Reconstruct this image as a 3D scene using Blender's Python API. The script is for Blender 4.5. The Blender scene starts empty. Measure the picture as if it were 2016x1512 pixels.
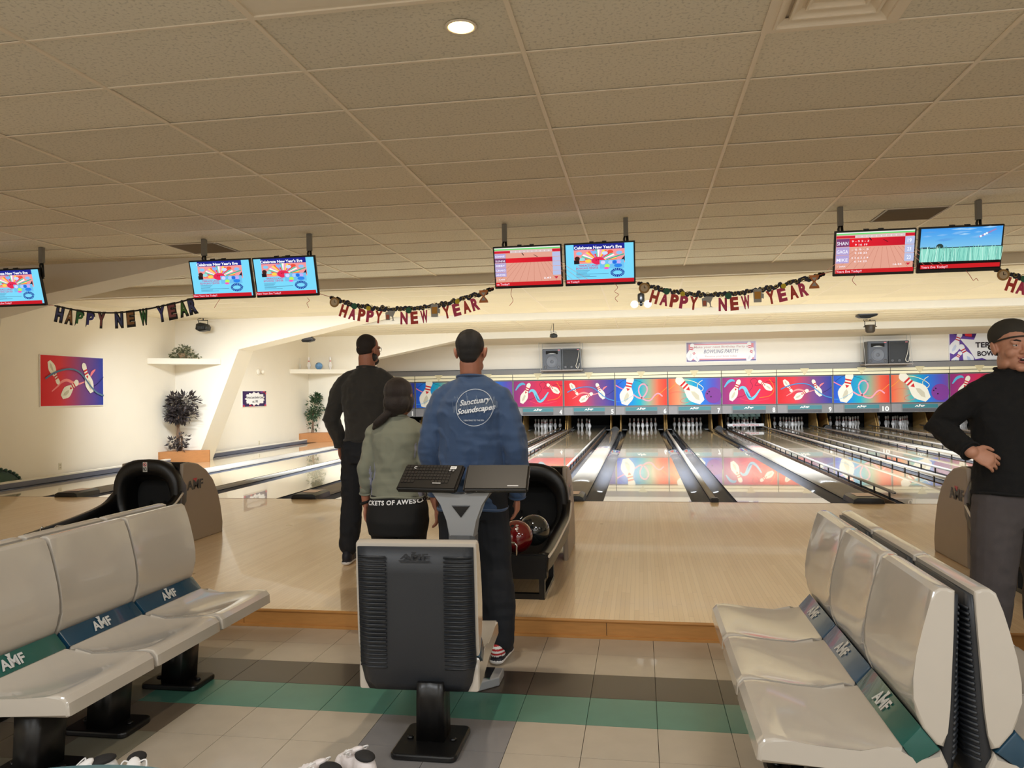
import bpy, bmesh, math, random
from mathutils import Vector, Matrix, noise
from mathutils.bvhtree import BVHTree
random.seed(7)
SC = bpy.context.scene
COL = SC.collection
PI = math.pi
V = Vector

# ------------------------------------------------------------------ camera
CAM = (-0.0565, -9.5872, 1.3339)
yaw, pitch, roll, FPX = 0.1633, 0.0121, -0.0145, 1534.34
fw = V((-math.sin(yaw)*math.cos(pitch), math.cos(yaw)*math.cos(pitch), math.sin(pitch)))
rt = V((math.cos(yaw), math.sin(yaw), 0)); up = rt.cross(fw)
r2 = rt*math.cos(roll)+up*math.sin(roll); u2 = -rt*math.sin(roll)+up*math.cos(roll)
cd = bpy.data.cameras.new('camera'); cam = bpy.data.objects.new('camera', cd); COL.objects.link(cam)
cd.sensor_width = 36; cd.lens = FPX*36/2016; cd.clip_start = .05; cd.clip_end = 200
cam.matrix_world = Matrix(((r2.x, u2.x, -fw.x, CAM[0]), (r2.y, u2.y, -fw.y, CAM[1]), (r2.z, u2.z, -fw.z, CAM[2]), (0, 0, 0, 1)))
SC.camera = cam
# ------------------------------------------------------------------ world, lights, exposure
w = bpy.data.worlds.new('world'); SC.world = w; w.use_nodes = True
w.node_tree.nodes['Background'].inputs[0].default_value = (1.0, .93, .84, 1)
w.node_tree.nodes['Background'].inputs[1].default_value = .25
SC.view_settings.view_transform = 'Standard'; SC.view_settings.look = 'None'
SC.view_settings.exposure = 0.38; SC.view_settings.gamma = 1.0; SC.view_settings.use_curve_mapping = False
def area(name, loc, rot, sx, sy, watts, col=(1, .93, .82), spread=PI):
    l = bpy.data.lights.new(name, 'AREA'); l.shape = 'RECTANGLE'; l.size = sx; l.size_y = sy; l.energy = watts; l.color = col
    l.spread = spread
    o = bpy.data.objects.new(name, l); COL.objects.link(o); o.location = loc; o.rotation_euler = rot
    o['kind'] = 'structure'
    return o
# cove lights on the far side of the ceiling steps (their backs face the seats)
area('cove_light', (.8, 2.06, 2.93), (math.radians(44), 0, 0), 19.0, .10, 640, (.87, .94, 1.0), math.radians(108))
area('cove_light', (.8, 6.44, 2.93), (math.radians(46), 0, 0), 19.0, .10, 500, (.87, .94, 1.0), math.radians(112))
area('cove_light', (.8, 12.54, 2.98), (math.radians(50), 0, 0), 19.5, .14, 180, (.90, .955, 1.0), math.radians(140))
# recessed troffers over the seating, out of view above and behind the camera
for lx in (-5.8, -2.2, 1.4, 5.0):
    for ly in (-8.9, -12.4):
        area('ceiling_troffer_light', (lx, ly, 3.10), (0, 0, 0), 1.1, .5, 38, (.93, .965, 1.0))
area('rear_fill_light', (.8, -15.6, 1.9), (math.radians(100), 0, 0), 18.0, 1.6, 110, (.95, .98, 1))  # added fill panel by the back wall, brightens the ceiling; not a fixture
SC.cycles.diffuse_bounces = 10; SC.cycles.max_bounces = 14
pl = bpy.data.lights.new('downlight_lamp', 'SPOT'); pl.energy = 60; pl.spot_size = 2.2; pl.spot_blend = .8; pl.shadow_soft_size = .05; pl.color = (1, .86, .68)
plo = bpy.data.objects.new('downlight_lamp', pl); COL.objects.link(plo); plo.location = (-.893, -5.888, 3.10); plo['kind'] = 'structure'

# ------------------------------------------------------------------ materials
MATS = {}
def S(c):   # sRGB 0-255 to linear
    return tuple(((x/255)/12.92 if x/255 <= .04045 else ((x/255+.055)/1.055)**2.4) for x in c)
def mat(name, rgb, rough=.6, metal=0., noise_amt=.06, nscale=12., bump=0., bscale=60., coat=0., emit=None, estr=0., spec=.5, stretch=None, sheen=0.):
    if name in MATS: return MATS[name]
    m = bpy.data.materials.new(name); m.use_nodes = True; nt = m.node_tree; b = nt.nodes['Principled BSDF']
    c = S(rgb)
    tc = nt.nodes.new('ShaderNodeTexCoord'); mp = nt.nodes.new('ShaderNodeMapping')
    nt.links.new(tc.outputs['Object'], mp.inputs[0])
    if stretch: mp.inputs['Scale'].default_value = stretch
    n = nt.nodes.new('ShaderNodeTexNoise'); n.inputs['Scale'].default_value = nscale; n.inputs['Detail'].default_value = 4
    nt.links.new(mp.outputs[0], n.inputs[0])
    mx = nt.nodes.new('ShaderNodeMix'); mx.data_type = 'RGBA'
    mx.inputs[6].default_value = (*[x*(1-noise_amt) for x in c], 1); mx.inputs[7].default_value = (*[min(1, x*(1+noise_amt)) for x in c], 1)
    nt.links.new(n.outputs[0], mx.inputs[0]); nt.links.new(mx.outputs[2], b.inputs['Base Color'])
    b.inputs['Roughness'].default_value = rough; b.inputs['Metallic'].default_value = metal
    b.inputs['Specular IOR Level'].default_value = spec
    b.inputs['Coat Weight'].default_value = coat; b.inputs['Coat Roughness'].default_value = .04
    if sheen: b.inputs['Sheen Weight'].default_value = sheen
    if emit:
        b.inputs['Emission Color'].default_value = (*S(emit), 1); b.inputs['Emission Strength'].default_value = estr
    if bump:
        n2 = nt.nodes.new('ShaderNodeTexNoise'); n2.inputs['Scale'].default_value = bscale; n2.inputs['Detail'].default_value = 3
        nt.links.new(mp.outputs[0], n2.inputs[0])
        bp = nt.nodes.new('ShaderNodeBump'); bp.inputs['Strength'].default_value = bump; bp.inputs['Distance'].default_value = .01
        nt.links.new(n2.outputs[0], bp.inputs['Height']); nt.links.new(bp.outputs[0], b.inputs['Normal'])
    MATS[name] = m; return m
def attr_mat(name, emis=0., rough=.45):
    m = bpy.data.materials.new(name); m.use_nodes = True; nt = m.node_tree; b = nt.nodes['Principled BSDF']
    a = nt.nodes.new('ShaderNodeAttribute'); a.attribute_name = 'Col'
    if emis:
        nt.links.new(a.outputs['Color'], b.inputs['Emission Color']); b.inputs['Emission Strength'].default_value = emis
        b.inputs['Base Color'].default_value = (.01, .01, .01, 1)
    else: nt.links.new(a.outputs['Color'], b.inputs['Base Color'])
    b.inputs['Roughness'].default_value = rough; b.inputs['Specular IOR Level'].default_value = .15
    return m
PRINT = attr_mat('printed_colour'); SCREEN = attr_mat('lit_screen', .82, .2)
def board_mat(name, c1, c2, gap, bw, bl, rough, coat, axis_len='Y', gapd=.25, rvar=.0):
    m = bpy.data.materials.new(name); m.use_nodes = True; nt = m.node_tree; b = nt.nodes['Principled BSDF']
    L = nt.links.new; N = nt.nodes.new
    tc = N('ShaderNodeTexCoord'); sp = N('ShaderNodeSeparateXYZ'); L(tc.outputs['Object'], sp.inputs[0])
    def math_(op, a, bb=None):
        q = N('ShaderNodeMath'); q.operation = op
        for i, x in enumerate((a, bb)):
            if x is None: continue
            if isinstance(x, (int, float)): q.inputs[i].default_value = x
            else: L(x, q.inputs[i])
        return q.outputs[0]
    sx = math_('DIVIDE', sp.outputs[0], bw); ix = math_('FLOOR', sx); fx = math_('FRACT', sx)
    wn = N('ShaderNodeTexWhiteNoise'); wn.noise_dimensions = '1D'; L(ix, wn.inputs['W'])
    sy = math_('ADD', math_('DIVIDE', sp.outputs[1], bl), math_('MULTIPLY', wn.outputs[0], 7.3)); iy = math_('FLOOR', sy); fy = math_('FRACT', sy)
    cmb = N('ShaderNodeCombineXYZ'); L(ix, cmb.inputs[0]); L(iy, cmb.inputs[1])
    w2 = N('ShaderNodeTexWhiteNoise'); w2.noise_dimensions = '3D'; L(cmb.outputs[0], w2.inputs[0])
    mp = N('ShaderNodeMapping'); mp.inputs['Scale'].default_value = (60, 2.2, 1); L(tc.outputs['Object'], mp.inputs[0])
    gn = N('ShaderNodeTexNoise'); gn.inputs['Scale'].default_value = 1; gn.inputs['Detail'].default_value = 5; L(mp.outputs[0], gn.inputs[0])
    t = math_('ADD', math_('MULTIPLY', w2.outputs[0], .65), math_('MULTIPLY', gn.outputs[0], .35))
    mx = N('ShaderNodeMix'); mx.data_type = 'RGBA'; mx.inputs[6].default_value = (*S(c1), 1); mx.inputs[7].default_value = (*S(c2), 1); L(t, mx.inputs[0])
    g = math_('MAXIMUM', math_('LESS_THAN', fx, gapd*.16), math_('LESS_THAN', fy, .0025))
    g = math_('MULTIPLY', g, .55)
    m2 = N('ShaderNodeMix'); m2.data_type = 'RGBA'; m2.inputs[7].default_value = (*S(gap), 1); L(g, m2.inputs[0]); L(mx.outputs[2], m2.inputs[6])
    L(m2.outputs[2], b.inputs['Base Color']); b.inputs['Roughness'].default_value = rough
    b.inputs['Coat Weight'].default_value = coat; b.inputs['Coat Roughness'].default_value = .02
    if rvar:
        rn = N('ShaderNodeTexNoise'); rn.inputs['Scale'].default_value = 1.3; L(tc.outputs['Object'], rn.inputs[0])
        L(math_('ADD', math_('MULTIPLY', rn.outputs[0], rvar), rough-rvar/2), b.inputs['Roughness'])
    return m
cream = mat('cream_paint', (242, 235, 221), .75, noise_amt=.02, nscale=3, bump=.05, bscale=120)
white_p = mat('white_paint', (238, 232, 218), .6, noise_amt=.02)
ctile = None
def ceil_mat(name, rgb, pit=.75):
    m = bpy.data.materials.new(name); m.use_nodes = True; nt = m.node_tree; b = nt.nodes['Principled BSDF']; L = nt.links.new; N = nt.nodes.new
    tc = N('ShaderNodeTexCoord'); oi = N('ShaderNodeObjectInfo')
    v = N('ShaderNodeTexVoronoi'); v.inputs['Scale'].default_value = 85; L(tc.outputs['Object'], v.inputs[0])
    n = N('ShaderNodeTexNoise'); n.inputs['Scale'].default_value = 55; n.inputs['Detail'].default_value = 6; L(tc.outputs['Object'], n.inputs[0])
    rp = N('ShaderNodeValToRGB'); rp.color_ramp.elements[0].position = .33; rp.color_ramp.elements[1].position = .47
    c = S(rgb); rp.color_ramp.elements[0].color = (*[x*pit for x in c], 1); rp.color_ramp.elements[1].color = (*c, 1)
    L(n.outputs[0], rp.inputs[0])
    hv = N('ShaderNodeHueSaturation'); mr = N('ShaderNodeMapRange'); mr.inputs[3].default_value = .94; mr.inputs[4].default_value = 1.05
    L(oi.outputs['Random'], mr.inputs[0]); L(mr.outputs[0], hv.inputs['Value']); L(rp.outputs[0], hv.inputs['Color']); L(hv.outputs[0], b.inputs['Base Color'])
    b.inputs['Roughness'].default_value = .95; b.inputs['Specular IOR Level'].default_value = .15
    bp = N('ShaderNodeBump'); bp.inputs['Strength'].default_value = .35; bp.inputs['Distance'].default_value = .004
    L(n.outputs[0], bp.inputs['Height']); L(bp.outputs[0], b.inputs['Normal'])
    return m
ctile = ceil_mat('ceiling_tile_fissured', (228, 222, 206)); ctile2 = ceil_mat('ceiling_tile_far', (236, 226, 202), .93)
tbar = mat('ceiling_grid_paint', (236, 224, 204), .5, noise_amt=.03)
lane_m = board_mat('lane_maple', (226, 212, 182), (208, 190, 154), (120, 95, 60), .027, 30., .13, .9)
appr_m = board_mat('approach_maple', (240, 214, 176), (226, 196, 154), (138, 104, 68), .029, 1.15, .30, .35, rvar=.12)
pindeck_m = lane_m
riser_m = mat('riser_oak', (188, 134, 72), .5, noise_amt=.18, nscale=3, stretch=(3, 3, 22))
gutter_m = mat('gutter_plastic', (104, 108, 120), .09, noise_amt=.1, nscale=2, coat=.8, bump=.06, bscale=3)
cap_m = mat('track_cover_grey', (176, 172, 166), .16, noise_amt=.05, nscale=4, coat=.5)
div_m = mat('division_cap', (196, 192, 184), .25, noise_amt=.05)
black_m = mat('black_plastic', (15, 14, 14), .35, noise_amt=.1)
blackm_m = mat('black_matte', (10, 10, 10), .8, noise_amt=.1)
dark_m = mat('dark_panel', (34, 37, 42), .42, noise_amt=.06, bump=.1, bscale=400)
grey_m = mat('unit_grey', (122, 121, 122), .45, noise_amt=.04)
grey_d = mat('grille_grey', (84, 84, 88), .5, noise_amt=.05)
teal_m = mat('label_teal', (48, 122, 132), .35, noise_amt=.04)
lite_m = mat('unit_light_lens', (236, 228, 192), .5, noise_amt=.02, emit=(255, 246, 214), estr=.04)
rail_m = mat('bumper_rail_grey', (190, 188, 186), .3, noise_amt=.05, metal=.2)
railface = mat('rail_face_blue_grey', (112, 114, 126), .4, noise_amt=.06)
wood_kick = mat('kickback_wood', (206, 164, 98), .5, noise_amt=.15, nscale=5, stretch=(4, 4, 1))
brown_m = mat('brown_rail_base', (92, 68, 46), .5, noise_amt=.2)
pin_m = mat('pin_white', (238, 236, 236), .18, noise_amt=.02, coat=.5)
red_m = mat('pin_red', (196, 44, 50), .3, noise_amt=.05)
seat_m = mat('seat_shell_taupe', (188, 180, 168), .16, noise_amt=.02, coat=.6)
ac_blue = mat('accent_blue', (22, 62, 84), .25, noise_amt=.06, coat=.3)
ac_green = mat('accent_green', (30, 88, 80), .25, noise_amt=.06, coat=.3)
ac_slate = mat('accent_slate', (72, 96, 118), .25, noise_amt=.06, coat=.3)
letter_m = mat('lettering_silver', (196, 198, 196), .4, noise_amt=.02)
skin_m = mat('skin_tan', (188, 134, 108), .5, noise_amt=.08, nscale=40, bump=.05, bscale=300)
skin_d = mat('skin_warm', (170, 112, 88), .5, noise_amt=.08, nscale=40, bump=.05, bscale=300)
hair_m = mat('hair_black', (16, 12, 11), .45, noise_amt=.4, nscale=60, bump=.5, bscale=200, stretch=(5, 5, 1))
hair_s = mat('hair_short_brown', (34, 26, 22), .6, noise_amt=.4, nscale=120, bump=.5, bscale=500)
hair_b = mat('hair_dark_brown', (34, 22, 17), .38, noise_amt=.5, nscale=50, bump=.6, bscale=120, stretch=(6, 6, .8))
chrome = mat('chrome', (210, 210, 212), .12, metal=1., noise_amt=.02)
grey_pole = mat('pole_grey', (120, 118, 112), .45, noise_amt=.04)

# ------------------------------------------------------------------ mesh helpers
def new_bm(): return bmesh.new()
def box(bm, c, s, R=None, mi=0):
    vs = []
    for dx in (-.5, .5):
        for dy in (-.5, .5):
            for dz in (-.5, .5):
                p = V((dx*s[0], dy*s[1], dz*s[2]))
                if R is not None: p = R @ p
                vs.append(bm.verts.new(p+V(c)))
    for f in ((0, 1, 3, 2), (4, 6, 7, 5), (0, 4, 5, 1), (2, 3, 7, 6), (0, 2, 6, 4), (1, 5, 7, 3)):
        fc = bm.faces.new([vs[i] for i in f]); fc.material_index = mi
def box2(bm, a, b, mi=0): box(bm, [(a[i]+b[i])/2 for i in range(3)], [abs(b[i]-a[i]) for i in range(3)], None, mi)
def frame_for(d):
    d = d.normalized(); a = V((0, 0, 1)) if abs(d.z) < .9 else V((0, 1, 0))
    x = a.cross(d).normalized(); y = d.cross(x); return x, y
def ringloft(bm, rings, cap=True, mi=0):
    vr = [[bm.verts.new(p) for p in r] for r in rings]; n = len(vr[0])
    for i in range(len(vr)-1):
        for j in range(n):
            f = bm.faces.new((vr[i][j], vr[i][(j+1) % n], vr[i+1][(j+1) % n], vr[i+1][j])); f.material_index = mi; f.smooth = True
    if cap:
        for r in (list(reversed(vr[0])), vr[-1]):
            try: f = bm.faces.new(r); f.material_index = mi
            except ValueError: pass
def tube(bm, pts, r, n=8, cap=True, mi=0, flat=1., side=None):
    pts = [V(p) for p in pts]; rs = r if isinstance(r, (list, tuple)) else [r]*len(pts)
    rings = []; x = None
    for i, p in enumerate(pts):
        d = (pts[min(i+1, len(pts)-1)]-pts[max(i-1, 0)]).normalized()
        if side is not None: x = (V(side)-d*V(side).dot(d)).normalized()
        elif x is None: x, _ = frame_for(d)
        else: x = (x-d*x.dot(d)).normalized()
        y = d.cross(x)
        rings.append([p+x*math.cos(2*PI*k/n)*rs[i]+y*math.sin(2*PI*k/n)*rs[i]*flat for k in range(n)])
    ringloft(bm, rings, cap, mi)
def cap_tube(bm, pts, rs, n=14, flat=1., side=None):   # tube with round ends for bodies
    pts = [V(p) for p in pts]; P = []; R = []
    d0 = (pts[0]-pts[1]).normalized(); d1 = (pts[-1]-pts[-2]).normalized()
    for a in (75, 50, 25): P.append(pts[0]+d0*rs[0]*math.sin(math.radians(a))*min(1, flat+.2)); R.append(rs[0]*math.cos(math.radians(a)))
    P += pts; R += list(rs)
    for a in (25, 50, 75): P.append(pts[-1]+d1*rs[-1]*math.sin(math.radians(a))*min(1, flat+.2)); R.append(rs[-1]*math.cos(math.radians(a)))
    tube(bm, P, R, n, True, 0, flat, side)
def ell(bm, c, r, R=None, seg=16, mi=0):
    m = Matrix.Translation(V(c)) @ (R.to_4x4() if R is not None else Matrix()) @ Matrix.Diagonal((*r, 1))
    q = bmesh.ops.create_uvsphere(bm, u_segments=seg, v_segments=max(6, seg*2//3), radius=1, matrix=m)
    for v in q['verts']:
        for f in v.link_faces: f.smooth = True; f.material_index = mi
def lathe(bm, prof, c=(0, 0, 0), n=16, mi=0, R=None):
    rings = []
    for r, z in prof:
        ring = []
        for k in range(n):
            p = V((r*math.cos(2*PI*k/n), r*math.sin(2*PI*k/n), z))
            if R is not None: p = R @ p
            ring.append(p+V(c))
        rings.append(ring)
    ringloft(bm, rings, True, mi)
def prism(bm, poly, fmap, t0, t1, mi=0, bevel=0., seg=2, nseg=1):
    """polygon in 2D extruded along t; fmap(a,b,t) gives the 3D point"""
    tl = [t0+(t1-t0)*i/nseg for i in range(nseg+1)]
    rings = [[bm.verts.new(fmap(a, b, t)) for a, b in poly] for t in tl]; n = len(poly); caps = []
    for i in range(nseg):
        for j in range(n):
            f = bm.faces.new((rings[i][j], rings[i][(j+1) % n], rings[i+1][(j+1) % n], rings[i+1][j])); f.material_index = mi
    for r in (list(reversed(rings[0])), rings[-1]):
        f = bm.faces.new(r); f.material_index = mi; caps.append(f)
    if bevel:
        es = list({e for f in caps for e in f.edges})
        bmesh.ops.bevel(bm, geom=es, offset=bevel, segments=seg, profile=.5, affect='EDGES')
def fix(bm): bmesh.ops.recalc_face_normals(bm, faces=bm.faces[:])
def smooth_all(bm, ang=None):
    for f in bm.faces: f.smooth = True
def cr(pts, n=8):   # Catmull-Rom
    P = [V(p) for p in pts]; P = [P[0]*2-P[1]]+P+[P[-1]*2-P[-2]]; out = []
    for i in range(1, len(P)-2):
        for k in range(n):
            t = k/n; a, b, c, d = P[i-1], P[i], P[i+1], P[i+2]
            out.append(.5*((2*b)+(c-a)*t+(2*a-5*b+4*c-d)*t*t+(3*b-a-3*c+d)*t**3))
    out.append(P[-2]); return out
MW = {}
def link(o): COL.objects.link(o); return o
def thing(name, label, cat, loc=(0, 0, 0), rotz=0., group=None):
    o = bpy.data.objects.new(name, None); link(o); o.location = loc; o.rotation_euler = (0, 0, rotz); o.empty_display_size = .1
    o['label'] = label; o['category'] = cat
    if group: o['group'] = group
    MW[o.name] = Matrix.Translation(V(loc)) @ Matrix.Rotation(rotz, 4, 'Z')
    return o
def obj(name, bm, mats, parent=None, label=None, kind=None, cat=None, group=None, auto=None, keep=False, world=True):
    """bm is given in world space; with a parent it is moved into the parent's space"""
    if not isinstance(mats, (list, tuple)): mats = [mats]
    if auto is not None:
        for f in bm.faces: f.smooth = len(f.verts) < 7
        for e in bm.edges:
            if len(e.link_faces) == 2 and e.calc_face_angle(0) > auto: e.smooth = False
    fix(bm)
    if parent is not None and world: bm.transform(MW[parent.name].inverted())
    me = bpy.data.meshes.new(name); bm.to_mesh(me); bm.free()
    for m in mats: me.materials.append(m)
    return objm(name, me, parent, label, kind, cat, group)
def objm(name, me, parent=None, label=None, kind=None, cat=None, group=None):
    o = bpy.data.objects.new(name, me); link(o)
    if parent is not None: o.parent = parent; MW[o.name] = MW[parent.name].copy()
    else: MW[o.name] = Matrix()
    if label: o['label'] = label
    if kind: o['kind'] = kind
    if cat: o['category'] = cat
    if group: o['group'] = group
    return o
def struct(name, bm, m): return obj(name, bm, m, kind='structure')
def subpart(name, bm, m, parent, **k): return obj(name, bm, m, parent, **k)
_tx = {}
def text2d(s, bold=0., shear=0., space=1.):
    """list of triangles of a string, height of capitals = 1, origin bottom-left; returns (verts, faces, width)"""
    key = (s, bold, shear, space)
    if key in _tx: return _tx[key]
    c = bpy.data.curves.new('t', 'FONT'); c.body = s; c.size = 1; c.offset = bold; c.shear = shear; c.resolution_u = 3; c.space_character = space
    o = bpy.data.objects.new('t', c); COL.objects.link(o)
    dg = bpy.context.evaluated_depsgraph_get(); me = bpy.data.meshes.new_from_object(o.evaluated_get(dg))
    vs = [(v.co.x, v.co.y) for v in me.vertices]; fs = [tuple(p.vertices) for p in me.polygons]
    bpy.data.objects.remove(o); bpy.data.curves.remove(c); bpy.data.meshes.remove(me)
    x0 = min(v[0] for v in vs); x1 = max(v[0] for v in vs); k = 1/.73
    _tx[key] = ([((x-x0)*k, y*k) for x, y in vs], fs, (x1-x0)*k); return _tx[key]
class Art:
    """flat print: coloured polygons on a plane, each layer a hair above the last"""
    def __init__(s, fmap): s.f = fmap; s.v = []; s.p = []; s.c = []; s.k = 0; s.eps = .0008
    def poly(s, pts, col, cols=None):
        s.k += 1; b = len(s.v)
        for p in pts: s.v.append(s.f(p[0], p[1], s.k*s.eps))
        s.p.append(tuple(range(b, b+len(pts)))); s.c.append([S(c) for c in cols] if cols else [S(col)]*len(pts))
    def rect(s, x0, y0, x1, y1, col): s.poly([(x0, y0), (x1, y0), (x1, y1), (x0, y1)], col)
    def grad(s, x0, y0, x1, y1, stops):
        s.k += 1
        for i in range(len(stops)-1):
            a, ca = stops[i]; b_, cb = stops[i+1]; xa = x0+(x1-x0)*a; xb = x0+(x1-x0)*b_; b = len(s.v)
            for p in ((xa, y0), (xb, y0), (xb, y1), (xa, y1)): s.v.append(s.f(p[0], p[1], s.k*s.eps))
            s.p.append((b, b+1, b+2, b+3)); s.c.append([S(ca), S(cb), S(cb), S(ca)])
    def disc(s, x, y, r, col, ry=None, n=20, rot=0):
        ry = ry or r; ca, sa = math.cos(rot), math.sin(rot)
        s.poly([(x+r*math.cos(2*PI*k/n)*ca-ry*math.sin(2*PI*k/n)*sa, y+r*math.cos(2*PI*k/n)*sa+ry*math.sin(2*PI*k/n)*ca) for k in range(n)], col)
    def stroke(s, pts, wd, col, sm=5, taper=False):
        q = cr([(p[0], p[1], 0) for p in pts], sm) if sm > 1 and len(pts) > 2 else [V((p[0], p[1], 0)) for p in pts]
        L = []; R = []; n = len(q)
        for i, p in enumerate(q):
            d = (q[min(i+1, n-1)]-q[max(i-1, 0)]); d = d.normalized() if d.length else V((1, 0, 0)); nn = V((-d.y, d.x, 0))
            ww = wd/2*(1 if not taper else .35+.65*math.sin(PI*i/(n-1)))
            L.append(p+nn*ww); R.append(p-nn*ww)
        s.k += 1; b = len(s.v)
        for i in range(n):
            for p in (L[i], R[i]): s.v.append(s.f(p.x, p.y, s.k*s.eps))
        for i in range(n-1):
            s.p.append((b+2*i, b+2*i+1, b+2*i+3, b+2*i+2)); s.c.append([S(col)]*4)
    def text(s, t, x, y, h, col, bold=.02, shear=0., width=None, center=False, space=1.):
        vs, fs, wd = text2d(t, bold, shear, space); sx = h if width is None else width/wd
        if center: x -= wd*sx/2
        s.k += 1; b = len(s.v)
        for a, c in vs: s.v.append(s.f(x+a*sx, y+c*h, s.k*s.eps))
        for f in fs: s.p.append(tuple(b+i for i in f)); s.c.append([S(col)]*len(f))
    def pin(s, base, top, col=(240, 236, 220), red=(206, 40, 44), shade=(206, 200, 178), tri=True, fat=1.15):
        bx, by = base; tx_, ty = top; L = math.hypot(tx_-bx, ty-by); dx, dy = (tx_-bx)/L, (ty-by)/L; nx, ny = dy, -dx
        def P(t, q): return (bx+dx*t*L+nx*q*L*fat, by+dy*t*L+ny*q*L*fat)
        pf = [(0, .066), (.1, .105), (.2, .142), (.3, .159), (.4, .145), (.5, .112), (.6, .075), (.68, .062), (.76, .068), (.84, .083), (.9, .084), (.95, .068), (.985, .035), (1, 0)]
        s.poly([P(t, q) for t, q in pf]+[P(t, -q) for t, q in reversed(pf[:-1])], col)
        s.poly([P(t, q) for t, q in ((.08, -.01), (.2, .055), (.36, .05), (.44, .0), (.34, -.03), (.18, -.045))], shade)
        def W(t):
            for i in range(len(pf)-1):
                if pf[i][0] <= t <= pf[i+1][0]: return pf[i][1]+(pf[i+1][1]-pf[i][1])*(t-pf[i][0])/(pf[i+1][0]-pf[i][0])
        for t0 in (.62, .72): s.poly([P(t0, W(t0)), P(t0+.05, W(t0+.05)), P(t0+.05, -W(t0+.05)), P(t0, -W(t0))], red)
        if tri: s.poly([P(.57, .045), P(.57, -.045), P(.47, 0)], red)
    def build(s, name, parent, m=None, label=None, world=True):
        me = bpy.data.meshes.new(name); inv = MW[parent.name].inverted()
        me.from_pydata([tuple(inv @ V(p)) for p in s.v] if world else [tuple(p) for p in s.v], [], s.p); me.materials.append(m or PRINT)
        at = me.color_attributes.new('Col', 'FLOAT_COLOR', 'CORNER'); i = 0
        for cc in s.c:
            for c in cc: at.data[i].color = (*c, 1); i += 1
        me.update(); return objm(name, me, parent, label)
def letters3d(bm, t, x, y, h, fmap, depth=.002, bold=.02, shear=0., width=None, center=True, space=1.):
    vs, fs, wd = text2d(t, bold, shear, space); sx = h if width is None else width/wd
    if center: x -= wd*sx/2
    b = [bm.verts.new(fmap(x+a*sx, y+c*h, depth)) for a, c in vs]
    for f in fs:
        try: bm.faces.new([b[i] for i in f])
        except ValueError: pass
def amf(bm, x, y, h, fmap, depth=.002, width=None):
    letters3d(bm, 'AMF', x, y, h, fmap, depth, .035, .12, width, True, 1.0)
    wd = (width or h*2.6)
    b = [bm.verts.new(fmap(x+a*wd, y+c*h, depth+.0006)) for a, c in ((-.10, 1.32), (.10, 1.32), (0, .72))]; bm.faces.new(b)

# ================================================================== SETTING
F = -.105; ZC = 3.13; WX = -9.75; RX = 13.4
GX, GY = -4.2915, -6.1511
# ceilings: grid bars as the slab, each tile a part recessed above it
def tiled_ceiling(name, x0, x1, y0, y1, z, mt, vents={}, jit=1.):
    nx0 = math.floor((x0-GX)/1.2192); nx1 = math.ceil((x1-GX)/1.2192); ny0 = math.floor((y0-GY)/.6096); ny1 = math.ceil((y1-GY)/.6096)
    bm = new_bm()
    for i in range(nx0, nx1+1):
        x = GX+1.2192*i
        if x0 < x < x1: box2(bm, (x-.012, y0, z-.004*jit), (x+.012, y1, z+.004))
    for j in range(ny0, ny1+1):
        y = GY+.6096*j
        if y0 < y < y1: box2(bm, (x0, y-.008, z-.003*jit), (x1, y+.008, z+.003))
    box2(bm, (x0, y0, z+.03), (x1, y1, z+.05))
    c = struct(name, bm, tbar)
    cache = {}; n = 0
    for i in range(nx0, nx1):
        for j in range(ny0, ny1):
            xa = max(GX+1.2192*i+.009, x0); xb = min(GX+1.2192*(i+1)-.009, x1); ya = max(GY+.6096*j+.005, y0); yb = min(GY+.6096*(j+1)-.005, y1)
            if xb-xa < .05 or yb-ya < .05: continue
            if (i, j) in vents:
                h = vents[(i, j)]
                if h == 'F': continue
                if h == 'L': xa = (xa+xb)/2
                else: xb = (xa+xb)/2
            k = (round(xb-xa, 3), round(yb-ya, 3))
            if k not in cache:
                b = new_bm(); sx, sy = k; box2(b, (-sx/2, -sy/2, 0), (sx/2, sy/2, .015)); fix(b)
                me = bpy.data.meshes.new('ceiling_tile'); b.to_mesh(me); b.free(); me.materials.append(mt); cache[k] = me
            o = objm('ceiling_tile', cache[k], c); o.location = ((xa+xb)/2, (ya+yb)/2, z+.004*jit+random.uniform(0, .003)*jit); n += 1
            o.rotation_euler = (random.uniform(-.0015, .0015)*jit, random.uniform(-.001, .001)*jit, 0)
    return c
ceil1 = tiled_ceiling('ceiling', -10.4, 10.3, -7.4, 1.85, ZC, ctile, vents={(4, 0): 'L', (2, -1): 'F', (-1, 8): 'L', (5, 8): 'R'})
bm = new_bm(); box2(bm, (-10.4, -16, ZC), (RX, -7.4, ZC+.06)); box2(bm, (10.3, -7.4, ZC), (RX, 1.85, ZC+.06)); struct('ceiling', bm, ctile)
tiled_ceiling('ceiling', WX, 12.5, 1.965, 6.2, 2.975, ctile2, jit=.12)
bm = new_bm(); box2(bm, (12.5, 1.965, 2.975), (RX, 6.2, 3.0)); struct('ceiling', bm, ctile2)
bm = new_bm(); box2(bm, (WX, 6.35, 3.09), (RX, 12.3, 3.12))
c3 = struct('ceiling', bm, ctile2)
bm = new_bm()
for i in range(-6, 15):
    x = GX+1.2192*i
    if WX < x < RX: box2(bm, (x-.012, 6.36, 3.084), (x+.012, 12.3, 3.091))
for j in range(19, 31): box2(bm, (WX, GY+.6096*j-.006, 3.086), (RX, GY+.6096*j+.006, 3.091))
o = obj('ceiling_grid', bm, tbar, c3)
bm = new_bm(); box2(bm, (WX, 12.45, 3.0), (RX, 17.2, 3.03)); struct('ceiling', bm, ctile2)
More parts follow.
